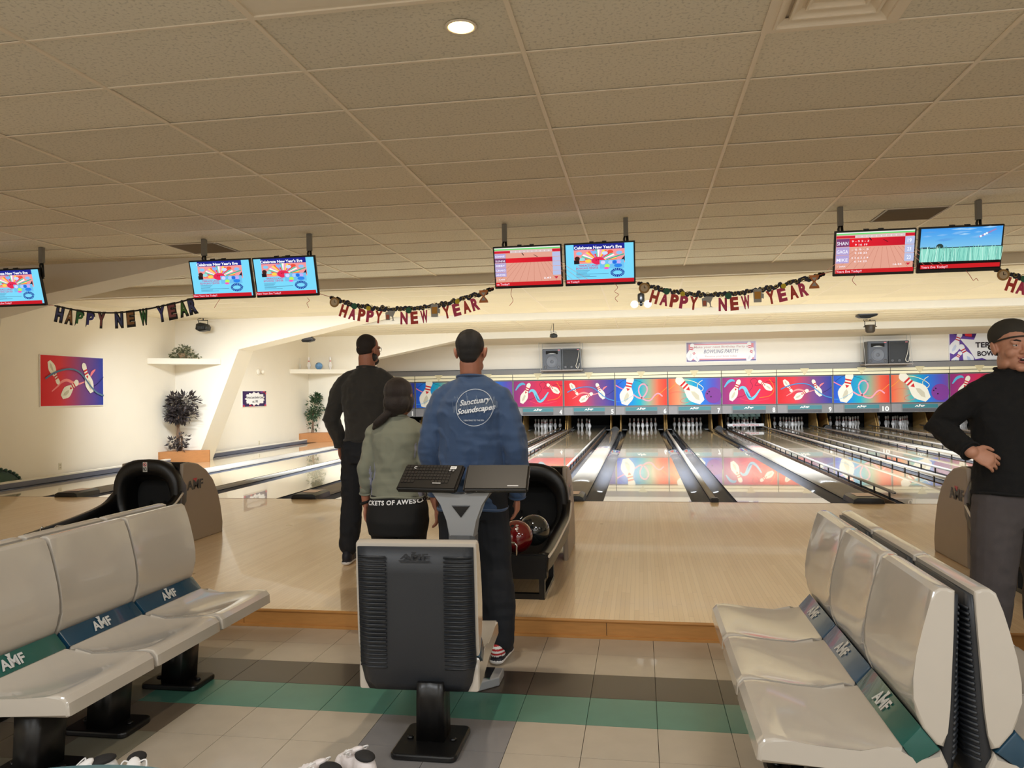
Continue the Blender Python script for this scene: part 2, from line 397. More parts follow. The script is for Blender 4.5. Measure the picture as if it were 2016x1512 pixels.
# grille panels at half tiles beside vents keep the ceiling closed
# downstand steps
beamm = mat('beam_face_paint', (222, 216, 204), .7, noise_amt=.03)
beamw = mat('beam_white_paint', (226, 222, 212), .7, noise_amt=.02)
bm = new_bm(); box2(bm, (WX, 1.85, 2.988), (RX, 1.97, 3.2)); struct('trim_1', bm, beamm)
bm = new_bm(); box2(bm, (WX, 6.2, 2.835), (RX, 6.34, 3.2)); struct('trim_2', bm, beamw)
bm = new_bm(); box2(bm, (WX, 12.3, 2.905), (RX, 12.44, 3.2)); struct('trim_3', bm, beamw)
# roof deck over all
bm = new_bm(); box2(bm, (-10.6, -16.2, 3.3), (RX+.2, 21.6, 3.4)); struct('ceiling_deck', bm, white_p)
# walls
bm = new_bm(); box2(bm, (WX-.15, -1., -.3), (WX, 17.3, 3.25)); struct('wall_left', bm, cream)
bm = new_bm(); box2(bm, (-10.55, -16, -.3), (-10.4, -1., 3.3)); box2(bm, (-10.4, -1.1, -.3), (WX, -1.0, 3.3)); struct('wall_left', bm, cream)
bm = new_bm(); box2(bm, (RX, -16, -.3), (RX+.15, 21.5, 3.3)); struct('wall_right', bm, cream)
bm = new_bm(); box2(bm, (-10.5, -16.15, -.3), (RX, -16, 3.3)); struct('wall_behind', bm, cream)
bm = new_bm(); box2(bm, (WX-.15, 16.86, 2.15), (RX, 17.0, 3.25)); struct('wall_end', bm, cream)
bm = new_bm(); box2(bm, (-9.9, 21.3, -.5), (RX, 21.45, 3.3)); struct('wall_end', bm, blackm_m)
# portal frames with leaning columns against the left wall
def frame(name, Y, th, poly, m1):
    bm = new_bm(); prism(bm, poly, lambda a, b, t: V((a, t, b)), Y, Y+th); struct(name, bm, m1)
frame('trim_4', -.4, .55, [(-10.4, 3.2), (-10.4, -.3), (-9.5, -.3), (-9.0, 2.50), (-7.862, 2.736), (-5.3, 3.15), (-5.3, 3.2)], beamm)
frame('trim_5', 5.5, .62, [(WX, 3.1), (WX, -.2), (-9.36, -.2), (-8.30, 2.335), (-6.397, 2.724), (-5.097, 2.975), (-4.6, 3.06), (-4.6, 3.1)], cream)
frame('trim_6', 12.2, .5, [(WX, 3.15), (WX, -.2), (-8.7, -.2), (-7.75, 2.40), (-5.321, 2.859), (-4.9, 2.93), (-4.9, 3.15)], white_p)
# floors
bm = new_bm(); box2(bm, (-10.4, -16, -.4), (RX, -4.975, F-.012))
sub = mat('vinyl_grout_dark', (92, 82, 70), .6)
floor = struct('floor', bm, sub)
def vinyl(name, rgb, rough=.32):
    return mat(name, rgb, rough, noise_amt=.12, nscale=9, bump=.02, bscale=200, coat=.12)
T_b = vinyl('vinyl_beige', (178, 166, 148)); T_k = vinyl('vinyl_black', (62, 54, 46)); T_t = vinyl('vinyl_teal', (76, 128, 112)); T_g = vinyl('vinyl_grey', (132, 128, 126))
T_d = vinyl('vinyl_brown', (112, 100, 86)); T_s = vinyl('vinyl_olive', (128, 124, 108))  # darker brown and olive tiles, mixed in around the left bench
def tile_mesh(m, nm, sx=.3048, sy=.3048):
    b = new_bm(); box2(b, (-sx/2+.0012, -sy/2+.0012, -.010), (sx/2-.0012, sy/2-.0012, 0)); fix(b)
    me = bpy.data.meshes.new('floor_tile'); b.to_mesh(me); b.free(); me.materials.append(m); return me
TM = {k: tile_mesh(m, k) for k, m in dict(b=T_b, k=T_k, t=T_t, g=T_g, d=T_d, s=T_s).items()}
for j in range(0, 9):
    yc = -4.9753-.3048*(j+.5)
    for i in range(-15, 13):
        xc = -.008+.3048*(i+.5)
        k = 'b'
        if j == 3-1: k = 'b'
        row = round((-4.9753-yc)/.3048-.5)
        if row == 2: k = 'k'
        if row == 3: k = 't'
        if row in (4, 5) and -1.21 < xc < -.62 and yc < -6.2: k = 'g'
        if xc < -2.1 and row >= 4: k = 'd' if (i+j) % 3 else 's'
        if xc < -2.45 and row == 3: k = 's'
        if xc < -3 and row == 2: k = 'd'
        o = objm('floor_tile', TM[k], floor); o.location = (xc, yc, F+random.uniform(-.0006, .0002)); o.rotation_euler = (0, 0, random.choice((0, PI/2, PI)))
bm = new_bm(); box2(bm, (-10.4, -16, F-.011), (-4.58, -4.976, F)); box2(bm, (3.95, -16, F-.011), (RX, -4.976, F)); box2(bm, (-4.58, -16, F-.011), (3.95, -7.7185, F))
obj('floor_field', bm, T_b, floor)
# approach
bm = new_bm(); box2(bm, (-10.4, -4.975, -.4), (RX, 0, 0)); appr = struct('floor', bm, appr_m)
bl = [-9.7, -7.3, -4.9, -2.55, -.275, 2.1, 4.5, 6.9, 9.3, 11.7]
for a, b in zip(bl[:-1], bl[1:]):
    bm = new_bm(); box2(bm, (a+.002, -4.993, F+.014), (b-.002, -4.975, -.004)); obj('riser_board', bm, riser_m, appr)
bm = new_bm(); tube(bm, [(-9.7, -4.99, -.006), (11.7, -4.99, -.006)], .010, 8); box2(bm, (-9.7, -5.006, F), (11.7, -4.976, F+.016)); obj('step_nosing', bm, riser_m, appr)
bm = new_bm(); box2(bm, (-10.4, 0, -.45), (RX, 21.5, -.2)); struct('floor', bm, blackm_m)
# ================================================================== LANES
LC = {}
for k in range(1, 15):
    pair = (k-1)//2; c = -.935+3.46*(pair-2); LC[k] = c-.935 if k % 2 else c+.935
LW = .5271; Lend = 19.35
NW = ['zero','one','two','three','four','five','six','seven','eight','nine','ten','eleven','twelve','thirteen','fourteen']
desc = {1: 'against the left wall', 2: 'second from the left wall', 3: 'seen behind the man in dark grey', 4: 'ending just right of the man in blue',
        5: 'with bumper rails up and four pins', 6: 'open straight ahead, right of the middle ball return', 7: 'ending under the number seven',
        8: 'with sweep bar lowered at its end', 9: 'ending under the number nine', 10: 'ending under the number ten', 11: 'right of the number ten', 12: 'at far right behind the man in the cap'}
def gutter_bm(x0, x1):
    bm = new_bm(); n = 10; prof = []
    c = (x0+x1)/2; r = (x1-x0)/2
    for k in range(n+1):
        a = PI+PI*k/n; prof.append((c+r*math.cos(a), .085*math.sin(a)-.012))
    prof = [(x0, -.002)]+prof+[(x1, -.002)]
    low = [(x, z-.006) for x, z in reversed(prof)]
    ys = [0+Lend*i/24 for i in range(25)]
    prism(bm, prof+low, lambda a, b, t: V((a, t, b)), 0.0, Lend+.3)
    return bm
RAILS = {(5, -1): 'r', (5, 1): 'r', (8, -1): 'r', (8, 1): 'r', (9, -1): 'r', (9, 1): 'r', (10, 1): 'r', (10, -1): 'r', (11, 1): 'r', (4, 1): 'r'}
for k in range(1, 14):
    x = LC[k]
    t = thing('bowling_lane', 'polished maple bowling lane ' + desc.get(k, 'beyond the right edge'), 'lane', (x, 0, 0))
    bm = new_bm(); box2(bm, (x-LW, .008, -.05), (x+LW, Lend, 0)); obj('lane_surface', bm, lane_m, t)
    bm = new_bm(); box2(bm, (x-LW, -.02, -.002), (x+LW, .006, .0012)); obj('foul_line', bm, mat('foul_line', (170, 140, 120), .4), t)
    for sgn in (-1, 1):
        a, b = (x-LW-.235, x-LW) if sgn < 0 else (x+LW, x+LW+.235)
        obj('gutter', gutter_bm(a+.001, b-.001), gutter_m, t, auto=.6)
        kind = RAILS.get((k, sgn))
        if kind == 'r':
            xr = x+sgn*(LW+.045)
            bm = new_bm(); box2(bm, (xr-.012, .25, .082), (xr+.012, 18.2, .094)); tube(bm, [(xr, .25, .092), (xr, 18.2, .092)], .019, 10)
            rl = obj('bumper_rail', bm, rail_m, t, auto=.7)
            y = .45
            while y < 18:
                b2 = new_bm(); box2(b2, (xr-.008, y-.016, -.075), (xr+.008, y+.016, .085)); obj('rail_post', b2, black_m, rl); y += .62
            bm = new_bm(); box2(bm, (xr+sgn*.022, .12, -.06), (xr+sgn*.04, 18.2, -.005)); obj('rail_base', bm, brown_m, t)
        elif kind == 's':
            xr = x+sgn*(LW+.05)
            bm = new_bm(); box2(bm, (xr-.012, .15, -.05), (xr+.012, 18.2, .07)); obj('bumper_board', bm, railface, t)
            bm = new_bm(); tube(bm, [(xr, .15, .078), (xr, 18.2, .078)], .022, 8); obj('bumper_rail', bm, div_m, t, auto=.7)
    # black flat gutter ends at pit
# division covers
def cover(x, wd, label, wide):
    t = thing('return_track_cover' if wide else 'division_cap', label, 'cover' if wide else 'divider', (x, 0, 0))
    h = .055 if wide else .05
    bm = new_bm(); n = 6; pr = [(x-wd/2, -.11)]+[(x-wd/2*math.cos(PI*i/n), h*(.25+.75*math.sin(PI*i/n))) for i in range(n+1)]+[(x+wd/2, -.11)]
    prism(bm, pr, lambda a, b, t_: V((a, t_, b)), .02 if not wide else .42, 17.6); obj('cover_strip', bm, cap_m if wide else div_m, t, auto=.7)
    bm = new_bm()
    if wide:
        pr = [(x-wd/2-.005, -.01), (x-wd/2+.01, .05), (x-wd/2+.05, .07), (x+wd/2-.05, .07), (x+wd/2-.01, .05), (x+wd/2+.005, -.01)]
        prism(bm, pr, lambda a, b, t_: V((a, t_, b*(1 if t_ > .03 else .92))), -.03, .44, bevel=.008); obj('end_cap', bm, black_m, t, auto=.6)
        bm = new_bm(); box2(bm, (x-.10, .10, .0705), (x+.10, .38, .0725)); obj('warning_label', bm, mat('label_pinkish', (222, 196, 188), .5), t)
    else:
        box2(bm, (x-wd/2-.012, -.02, -.01), (x+wd/2+.012, .10, .05)); bmesh.ops.bevel(bm, geom=bm.edges[:], offset=.008, segments=2, affect='EDGES'); obj('end_cap', bm, black_m, t)
    return t
pl_ = {0: 'left of the left ball return', 1: 'beside the man in dark grey', 2: 'behind the middle ball return', 3: 'between lanes seven and eight', 4: 'between lanes nine and ten', 5: 'between lanes eleven and twelve'}
for p in range(6): cover(-.935+3.46*(p-2), .346, 'wide grey track cover with black end ' + pl_[p], True)
for p in range(6): cover(.795+3.46*(p-2), .066, 'narrow pale division strip with small black end %s' % ['between lanes two and three', 'between lanes four and five', 'between lanes six and seven', 'between lanes eight and nine', 'between lanes ten and eleven', 'right of lane twelve'][p], False)
# left curb
bm = new_bm(); box2(bm, (-9.61, -.6, -.1), (-9.556, 17.6, .075)); cb = obj('curb', bm, railface, label='low blue-grey curb with white top along the left wall', cat='curb')
bm = new_bm(); box2(bm, (-9.63, -.6, .0755), (-9.552, 17.6, .10)); obj('curb_top', bm, white_p, cb)
# ================================================================== PINS
pinprof = [(.0, .0), (.0257, .0), (.029, .012), (.0358, .057), (.0495, .0857), (.0605, .114), (.0578, .149), (.0470, .184), (.0312, .2238), (.0232, .2540), (.0237, .276), (.0279, .3016), (.0322, .3429), (.0300, .358), (.0205, .375), (.009, .3805), (0.0005, .381)]
def pin_mesh():
    bm = new_bm(); fine = []
    pp = cr([(r, z, 0) for r, z in pinprof[1:]], 2); lathe(bm, [(max(p.x, .0004), p.y) for p in pp], n=14)
    for f in bm.faces:
        z = f.calc_center_median().z
        if .232 < z < .248 or .262 < z < .278: f.material_index = 1
    fix(bm); me = bpy.data.meshes.new('bowling_pin'); bm.to_mesh(me); bm.free(); me.materials.append(pin_m); me.materials.append(red_m); return me
PM = pin_mesh()
pinpos = [('front pin', 0, 0), ('second row left pin', -.1524, .264), ('second row right pin', .1524, .264), ('third row left pin', -.3048, .528), ('third row middle pin', 0, .528), ('third row right pin', .3048, .528),
          ('back row leftmost pin', -.4572, .792), ('back row second pin from left', -.1524, .792), ('back row second pin from right', .1524, .792), ('back row rightmost pin', .4572, .792)]
def add_pin(label, loc, group, rot=(0, 0, 0)):
    o = objm('bowling_pin', PM, label=label, cat='bowling pin', group=group); o.location = loc; o.rotation_euler = rot; return o
for k in range(1, 13):
    for i, (nm, dx, dy) in enumerate(pinpos):
        if k == 5 and i not in (0, 3, 7, 6): continue
        add_pin('white pin with red stripes, %s of lane %s' % (nm, NW[k]), (LC[k]+dx, 18.29+dy, 0), 'pins of lane %d' % k)
# ================================================================== MASKING UNITS
MY = 16.75; B0 = -.90; PW = 1.732
zb, z1, z2, z3, z4, z5 = .565, .845, .862, 1.757, 1.785, 1.975
def M_(rect):
    x0, y0, x1, y1 = rect
    return lambda x, y: ((x-x0)/(x1-x0), (y1-y)/(y1-y0))
def art_design(A, d, W, H, c0, r0, blue=True):
    """draw design d in a W x H panel"""
    def mk(rect):
        q = M_(rect); return lambda *pts: [(q(px, py)[0]*W, q(px, py)[1]*H) for px, py in pts]
    if d == 0:
        m = mk((285, 275, 1480, 1195))
        A.grad(0, 0, W, H, [(0, (214, 40, 44)), (.3, (222, 62, 72)), (.62, (128, 74, 130)), (1, (38, 64, 160))])
        P = m((480, 930), (590, 830), (650, 760), (750, 720), (860, 760), (930, 790), (1010, 780), (1100, 745))
        A.stroke(P, .045*H*1.3, (246, 150, 150), taper=True)
        A.pin(*m((430, 380), (610, 800))); A.pin(*m((655, 1035), (970, 730)), fat=1.3)
        A.stroke(m((1210, 640), (1240, 570), (1310, 500)), .06*H, (240, 130, 140), taper=True)
        A.stroke(m((1480, 640), (1420, 710), (1350, 780), (1270, 830)), .012*H, (30, 30, 90))
        A.pin(*m((1235, 950), (1060, 385)))
        A.stroke(m((355, 700), (500, 600), (680, 530), (850, 515), (980, 560), (1080, 660), (1200, 820), (1330, 950), (1478, 1015)), .036*H, (70, 140, 205) if blue else (90, 120, 150))
    if d == 1:
        m = mk((765, 395, 1120, 578))
        A.grad(0, 0, W, H, [(0, (40, 80, 200)), (.25, (20, 130, 220)), (.48, (30, 170, 190)), (.66, (150, 170, 140)), (.85, (232, 100, 70)), (1, (226, 62, 52))])
        A.stroke(m((765, 440), (820, 400), (870, 397), (930, 410), (990, 440)), .012*H, (24, 30, 90))
        A.stroke(m((765, 435), (790, 450), (822, 466)), .035*H, (245, 130, 160))
        A.stroke(m((890, 510), (960, 530), (1030, 528), (1080, 490), (1120, 455)), .018*H, (246, 150, 50))
        A.stroke(m((880, 498), (930, 528), (965, 510), (985, 465), (965, 430), (935, 440), (925, 480), (950, 530), (1000, 545), (1040, 505), (1065, 497), (1090, 517)), .05*H, (244, 160, 180))
        A.pin(*m((825, 572), (872, 372)), fat=1.5)
        A.stroke(m((765, 552), (810, 548), (880, 510), (935, 455), (984, 440)), .014*H, (70, 170, 220))
    if d == 2:
        m = mk((118, 205, 912, 610))
        A.grad(0, 0, W, H, [(0, (236, 96, 62)), (.2, (214, 150, 110)), (.34, (90, 178, 170)), (.48, (24, 160, 204)), (.65, (30, 120, 216)), (.88, (88, 84, 190)), (1, (120, 72, 160))])
        A.stroke(m((118, 375), (170, 335), (240, 275)), .014*H, (250, 170, 40))
        A.stroke(m((125, 440), (220, 410), (360, 420), (480, 470), (470, 540), (380, 580), (310, 570), (310, 530), (420, 480)), .014*H, (226, 90, 80))
        A.stroke(m((330, 225), (440, 235), (540, 270), (620, 320), (650, 360), (620, 400), (575, 375), (558, 320), (590, 270), (640, 235)), .02*H, (246, 240, 190))
        A.pin(*m((630, 570), (240, 190)), fat=1.35)
        x, y = m((800, 467))[0]; A.disc(x, y, .30*H, (128, 62, 150)); 
        for px, py in ((738, 412), (708, 442), (765, 490)): a, b = m((px, py))[0]; A.disc(a, b, .028*H, (50, 20, 60), n=10)
    if d == 3:
        m = mk((940, 205, 1750, 610))
        A.grad(0, 0, W, H, [(0, (140, 50, 122)), (.25, (180, 52, 112)), (.5, (214, 48, 88)), (1, (226, 38, 58))])
        A.stroke(m((1160, 510), (1280, 470), (1400, 350), (1370, 260), (1430, 220), (1480, 260), (1440, 330), (1560, 310), (1640, 268), (1748, 290)), .012*H, (90, 16, 60))
        A.stroke(m((1655, 235), (1710, 320), (1720, 420), (1650, 490), (1500, 515)), .018*H, (250, 140, 30))
        A.stroke(m((1210, 525), (1350, 565), (1500, 560), (1650, 530)), .014*H, (246, 80, 100))
        A.stroke(m((970, 348), (1030, 270), (1090, 245), (1130, 262)), .10*H, (90, 180, 216), taper=True)
        A.pin(*m((1068, 555), (1205, 235)), fat=1.1); A.pin(*m((1695, 400), (1490, 255)), fat=1.2)
        A.stroke(m((1190, 392), (1230, 355), (1280, 370), (1320, 450), (1365, 525), (1430, 500), (1515, 385)), .13*H, (120, 200, 226), taper=True)
        A.stroke(m((1300, 420), (1340, 500), (1390, 515)), .05*H, (40, 130, 180), taper=True)
dn = {0: 'three tumbling pins on red to blue', 1: 'one big pin and pink ribbon loops on blue to orange', 2: 'a big leaning pin and a purple ball', 3: 'pins and a light blue ribbon on magenta'}
for k in range(1, 14):
    x0 = B0+PW*(k-6); x1 = x0+PW; xc = (x0+x1)/2; dsg = (k-1) % 4
    t = thing('masking_unit', ('masking unit numbered %s, %s' % (NW[k], dn[dsg])) if k < 11 else 'masking unit %s, %s' % ({11: 'right of number 10', 12: 'behind the man in the cap', 13: 'beyond the right edge'}[k], dn[dsg]), 'masking unit', (xc, MY, zb))
    bm = new_bm(); box2(bm, (x0+.008, MY, z2), (x1-.008, MY+.03, z3)); pn = obj('picture_panel', bm, grey_m, t)
    A = Art(lambda u, v, l, x0=x0: V((x0+.03+u, MY-.001-l, z2+.012+v))); A.eps = .0012
    art_design(A, dsg, PW-.06, z3-z2-.024, None, None); A.build('printed_picture', pn)
    bm = new_bm(); box2(bm, (x0+.008, MY-.03, zb), (x1-.008, MY+.03, z1)); lf = obj('lower_fascia', bm, grey_m, t)
    bm = new_bm(); box2(bm, (x0+.34, MY-.036, zb+.13), (x0+1.38, MY-.03, z1-.03)); obj('name_plate', bm, teal_m, lf)
    bm = new_bm(); amf(bm, x0+.85, zb+.165, .055, lambda a, b, d: V((a, MY-.038-d, b)), width=.3); obj('lettering', bm, mat('white_letters', (245, 245, 242), .4), lf)
    bm = new_bm(); box2(bm, (x0+.34, MY-.034, zb+.015), (x0+1.38, MY-.03, zb+.115))
    for g in range(26): box2(bm, (x0+.345+g*.04, MY-.040, zb+.015), (x0+.365+g*.04, MY-.034, zb+.115))
    obj('vent_grille', bm, grey_d, lf)
    bm = new_bm(); box2(bm, (x0+.02, MY-.034, zb+.02), (x0+.30, MY-.03, z1-.02)); obj('blank_plate', bm, mat('plate_grey', (136, 134, 136), .4), lf)
    if k < 11:
        bm = new_bm(); letters3d(bm, str(k), x1-.10-(.06 if k > 9 else 0), zb+.045, .15, lambda a, b, d: V((a, MY-.034-d, b)), bold=.035, width=(.085 if k < 10 else .2) if k != 1 else .05); obj('lane_number', bm, MATS['white_letters'], lf)
    bm = new_bm(); box2(bm, (x0+.012, MY-.05, z4), (x1-.012, MY+.03, z4+.085)); box2(bm, (x0+.012, MY-.05, z4+.105), (x1-.012, MY+.03, z5)); obj('light_strip', bm, lite_m, t)
    bm = new_bm(); prism(bm, [(xc-.14, z5+.03), (xc, z4+.0), (xc+.14, z5+.03)], lambda a, b, tt: V((a, tt, b)), MY-.07, MY-.05); obj('triangle_emblem', bm, mat('emblem_cream', (214, 202, 160), .5), t)
    bm = new_bm(); box2(bm, (x0-.008, MY-.02, zb), (x0+.008, MY+.03, z5)); obj('edge_strip', bm, black_m, t)
bm = new_bm(); box2(bm, (-9.5, MY-.01, z5+.005), (RX, MY+.11, 2.145)); struct('trim_7', bm, mat('fascia_grey', (128, 126, 124), .5, noise_amt=.04))
bm = new_bm(); box2(bm, (-9.5, MY-.02, 2.145), (RX, MY+.12, 2.165)); struct('trim_8', bm, black_m)
bm = new_bm(); box2(bm, (-9.4, MY+.031, zb), (RX, MY+.05, z5)); struct('trim_9', bm, grey_d)
# pinsetters: kickbacks, curtain, pit
for k in range(1, 13):
    x = LC[k]; t = thing('pinsetter', 'dark pinsetter opening with wooden kickbacks at lane %s' % NW[k], 'pinsetter', (x, 19.6, 0))
    for s in (-1, 1):
        xk = x+s*(LW+.235); bm = new_bm(); prism(bm, [(18.0, -.1), (18.0, .10), (18.35, .62), (19.4, .62), (19.4, -.1)], lambda a, b, tt: V((tt, a, b)), xk-.018, xk+.018); obj('kickback_panel', bm, wood_kick, t)
    bm = new_bm()
    for i in range(9):
        y = 19.62+.02*math.sin(i*1.4); box2(bm, (x-.78+i*.174, y, -.1), (x-.78+(i+1)*.174, y+.02, .75))
    obj('pit_curtain', bm, blackm_m, t)
    bm = new_bm(); box2(bm, (x-.75, 17.9, .60), (x+.75, 19.6, .64)); obj('housing', bm, blackm_m, t)
    for s in (-1, 1):
        bm = new_bm(); box2(bm, (x+s*(LW+.02), 19.0, -.06), (x+s*(LW+.2), 19.5, -.03)); obj('gutter_adapter', bm, mat('adapter_grey', (150, 150, 150), .4), t)
# lane 8 sweep with pin table
x = LC[8]; t = thing('sweep_bar', 'white sweep bar with red lettering lowered in front of the pins of lane eight', 'sweep', (x, 18.0, .1))
bm = new_bm(); box2(bm, (x-.60, 17.93, .10), (x+.60, 17.96, .19)); bmesh.ops.bevel(bm, geom=bm.edges[:], offset=.008, segments=2, affect='EDGES'); obj('board', bm, pin_m, t)
bm = new_bm(); letters3d(bm, 'BROTHERS OF BERLIN', x, .12, .045, lambda a, b, d: V((a, 17.929-d, b)), width=.85); obj('lettering', bm, red_m, t)
bm = new_bm()
for s in (-1, 1): box(bm, (x+s*.63, 18.1, .33), (.035, .07, .5), Matrix.Rotation(.3, 3, 'X'))
obj('sweep_arm', bm, black_m, t)
bm = new_bm(); box2(bm, (x-.5, 18.1, .42), (x+.5, 18.7, .56))
for i in range(6): tube(bm, [(x-.4+i*.16, 18.15, .44), (x-.4+i*.16, 18.15, .34)], .04, 8)
for i in range(5): tube(bm, [(x-.46+i*.2, 18.05, .5), (x-.36+i*.2, 18.07, .36)], .018, 6)
obj('pin_table', bm, mat('pale_cyan_metal', (140, 176, 178), .35, metal=.3), t)
# black humps at lane ends (ball doors)
for k, xx, l in ((5, -.935, 'between lanes five and six'), (7, 2.525, 'between lanes seven and eight'), (9, 5.985, 'between lanes nine and ten')):
    bm = new_bm(); prism(bm, [(-.17, 0), (-.13, .07), (-.07, .14), (.0, .16), (.07, .14), (.13, .07), (.17, 0)], lambda a, b, tt, xx=xx: V((xx+a, tt, b)), 17.3, 17.62, bevel=.02)
    obj('ball_accelerator_hood', bm, black_m, label='small black rounded hood at the pin end ' + l, cat='hood', auto=.6)
# ================================================================== SEATS
Fz = F
BACK = [(0, .826), (.022, .834), (.045, .834), (.062, .822), (.078, .77), (.096, .705), (.114, .63), (.124, .56), (.124, .50), (.116, .45), (.100, .410), (.062, .362), (.040, .356), (.030, .40), (.022, .47), (.008, .70)]
SEATP = [(.157, .352), (.20, .338), (.28, .332), (.38, .338), (.48, .350), (.53, .357), (.560, .352), (.580, .330), (.584, .283), (.572, .276), (.30, .268), (.12, .235), (.03, .212), (.028, .30), (.048, .347), (.118, .295)]
ACC = [(.104, .414), (.158, .352), (.119, .294), (.05, .348)]
def seat(T, accent, name_label, group=None, text=True, deepback=False):
    """T: world matrix; local x across, y forward, z up from the floor (origin under the rear edge)"""
    loc = T.to_translation(); t = thing('bowling_chair', name_label, 'seat', loc, 0, group)
    t.rotation_euler = T.to_euler(); MW[t.name] = T.copy()
    hw = .256
    def fm(a, b, tt): return V((tt, a, b))
    def put(nm, bm, m, auto=.5, parent=t, **k):
        bm.transform(T); return obj(nm, bm, m, parent, auto=auto, **k)
    bm = new_bm(); prism(bm, BACK, fm, -hw, hw, bevel=.009, seg=3, nseg=12)
    for v in bm.verts:   # slight dish across the width
        w_ = v.co.x/hw; f = max(0, 1-abs(w_)**3)
        if v.co.y > .055 and v.co.z > .4: v.co.y -= .016*f*math.sin(PI*min(1, max(0, (v.co.z-.35)/.5)))
    put('backrest', bm, seat_m)
    bm = new_bm(); prism(bm, SEATP, fm, -hw, hw, bevel=.012, seg=3, nseg=12)
    for v in bm.verts:
        w_ = v.co.x/hw; f = max(0, 1-abs(w_)**2.6)
        if v.co.z > .32 and .17 < v.co.y < .57: v.co.z -= .018*f*math.sin(PI*(v.co.y-.157)/.43)
    put('seat', bm, seat_m)
    bm = new_bm(); prism(bm, ACC, fm, -hw-.001, hw+.001, bevel=.008, seg=2)
    for v in bm.verts: v.co += V((0, .002, .002)) if v.co.y > .1 else V((0, 0, 0))
    ab = put('accent_band', bm, accent)
    if text:
        d = V((0, .054, -.062)).normalized(); nn = V((0, .062, .054)).normalized()
        bm = new_bm(); amf(bm, -.02, -.024, .046, lambda a, b, dd: V((-a, .131, .383))+d*(-b)+nn*(.005+dd), width=.13)
        for v in bm.verts: v.co = v.co
        put('lettering', bm, letter_m, None, ab)
    # dark rear shell with ribs
    bm = new_bm(); hw2 = hw-.012
    def rear(z): return -.012+.035*max(0, (.82-z))/.6
    zz = [.812, .70, .5, .33, .25, .215]; off = [.0, .006, .018, .026, .02, .006]; wd_ = [1, 1, 1, 1, .93, .86]
    rings = []
    for z, o_, wk in zip(zz, off, wd_):
        y = rear(z); rings.append([V((-hw2*wk, y+.025, z)), V((-hw2*wk, y, z)), V((-hw2*.82*wk, y-o_*1.2, z)), V((hw2*.82*wk, y-o_*1.2, z)), V((hw2*wk, y, z)), V((hw2*wk, y+.025, z))])
    ringloft(bm, rings, True)
    rp = put('rear_panel', bm, dark_m, .35)
    bm = new_bm()
    for i in range(27):
        z = .772-i*.0175; y = rear(z)
        for s in (-1, 1):
            o_ = .018*min(1, max(0, (.81-z)/.35)) + .004
            pts = [V((s*hw2*.985, y-.003, z)), V((s*hw2*.80, y-o_*1.2-.004, z)), V((s*hw2*.50, y-o_*1.2-.004, z))]
            tube(bm, pts, .0048, 5)
    put('ribs', bm, dark_m, .8, rp, kind='stuff')
    bm = new_bm(); amf(bm, 0, .766, .022, lambda a, b, dd: V((a, rear(b)-.012-dd, b)), width=.12)
    box(bm, (0, rear(.755)-.012, .757), (.13, .003, .004)); put('embossed_lettering', bm, dark_m, None, rp)
    return t
def rotm(x, y, ang): return Matrix.Translation(V((x, y, Fz))) @ Matrix.Rotation(ang, 4, 'Z')
SP = .53
def post(bmx, bmf, cx, cy, lean=0, hz=.27):
    lathe_r = [(0, hz)]
    rings = []
    for z, sx, sy in ((Fz+.02, .062, .075), (Fz+hz*.5, .060, .078), (Fz+hz, .058, .085)):
        k = (z-Fz)/hz; x = cx+lean*k
        rings.append([V((x-sx, cy-sy*.8, z)), V((x-sx*.8, cy-sy, z)), V((x+sx*.8, cy-sy, z)), V((x+sx, cy-sy*.8, z)), V((x+sx, cy+sy*.8, z)), V((x+sx*.8, cy+sy, z)), V((x-sx*.8, cy+sy, z)), V((x-sx, cy+sy*.8, z))])
    ringloft(bmx, rings)
def foot(bm, cx, cy, lx=.19, ly=.085):
    pr = []
    for sx, sy, a0 in ((1, 1, 0), (-1, 1, 90), (-1, -1, 180), (1, -1, 270)):
        for k in range(5):
            a = math.radians(a0+90*k/4); pr.append((cx+sx*(lx-.03)+.03*math.cos(a), cy+sy*(ly-.03)+.03*math.sin(a)))
    prism(bm, pr, lambda a, b, t: V((a, b, t)), Fz+.0005, Fz+.026, bevel=.007)
    for sx in (-1, 1): lathe(bm, [(.014, 0), (.014, .006), (.008, .010)], (cx+sx*(lx-.045), cy, Fz+.026), 8)
def bench(cx, y0, colsA, colsB, nameA, nameB, n=3, side='left', which=None):
    """back to back rows: row A faces -X, row B faces +X; centre plane cx"""
    fr = thing('seat_bench_frame', 'black steel beams, posts and floor plates under the %s back-to-back seats' % side, 'frame', (cx, y0-SP*n/2, Fz))
    for s in (-1, 1):
        bm = new_bm(); box2(bm, (cx+s*.20-.03, y0-SP*n+.04, Fz+.20), (cx+s*.20+.03, y0-.04, Fz+.262)); obj('beam', bm, black_m, fr)
    for j in range(n):
        yy = y0-SP*(j+1)+.02 if j < n-1 else y0-SP*(j+.72)
        for s in (-1, 1):
            bm = new_bm(); post(bm, None, cx+s*.36, yy, s*.02, .265); obj('post', bm, black_m, fr)
            bm = new_bm(); foot(bm, cx+s*.36, yy, .15, .10); obj('foot_plate', bm, black_m, fr)
    for j in range(n):
        yc = y0-SP*(j+.5)
        seat(rotm(cx-.026, yc, PI/2), colsA[j], nameA[j])
        seat(rotm(cx+.026, yc, -PI/2), colsB[j], nameB[j])
bench(.893, -5.475, [ac_slate, ac_slate, ac_green], [ac_blue]*3,
      ['taupe seat with grey-green accent band, farthest seat of the right bench', 'taupe seat with slate blue accent band, middle seat of the right bench', 'taupe seat with green accent band, nearest seat of the right bench'],
      ['farthest seat behind the right bench, facing the right wall', 'middle seat behind the right bench, facing the right wall', 'seat nearest the camera at the lower right corner, facing right'], side='right')
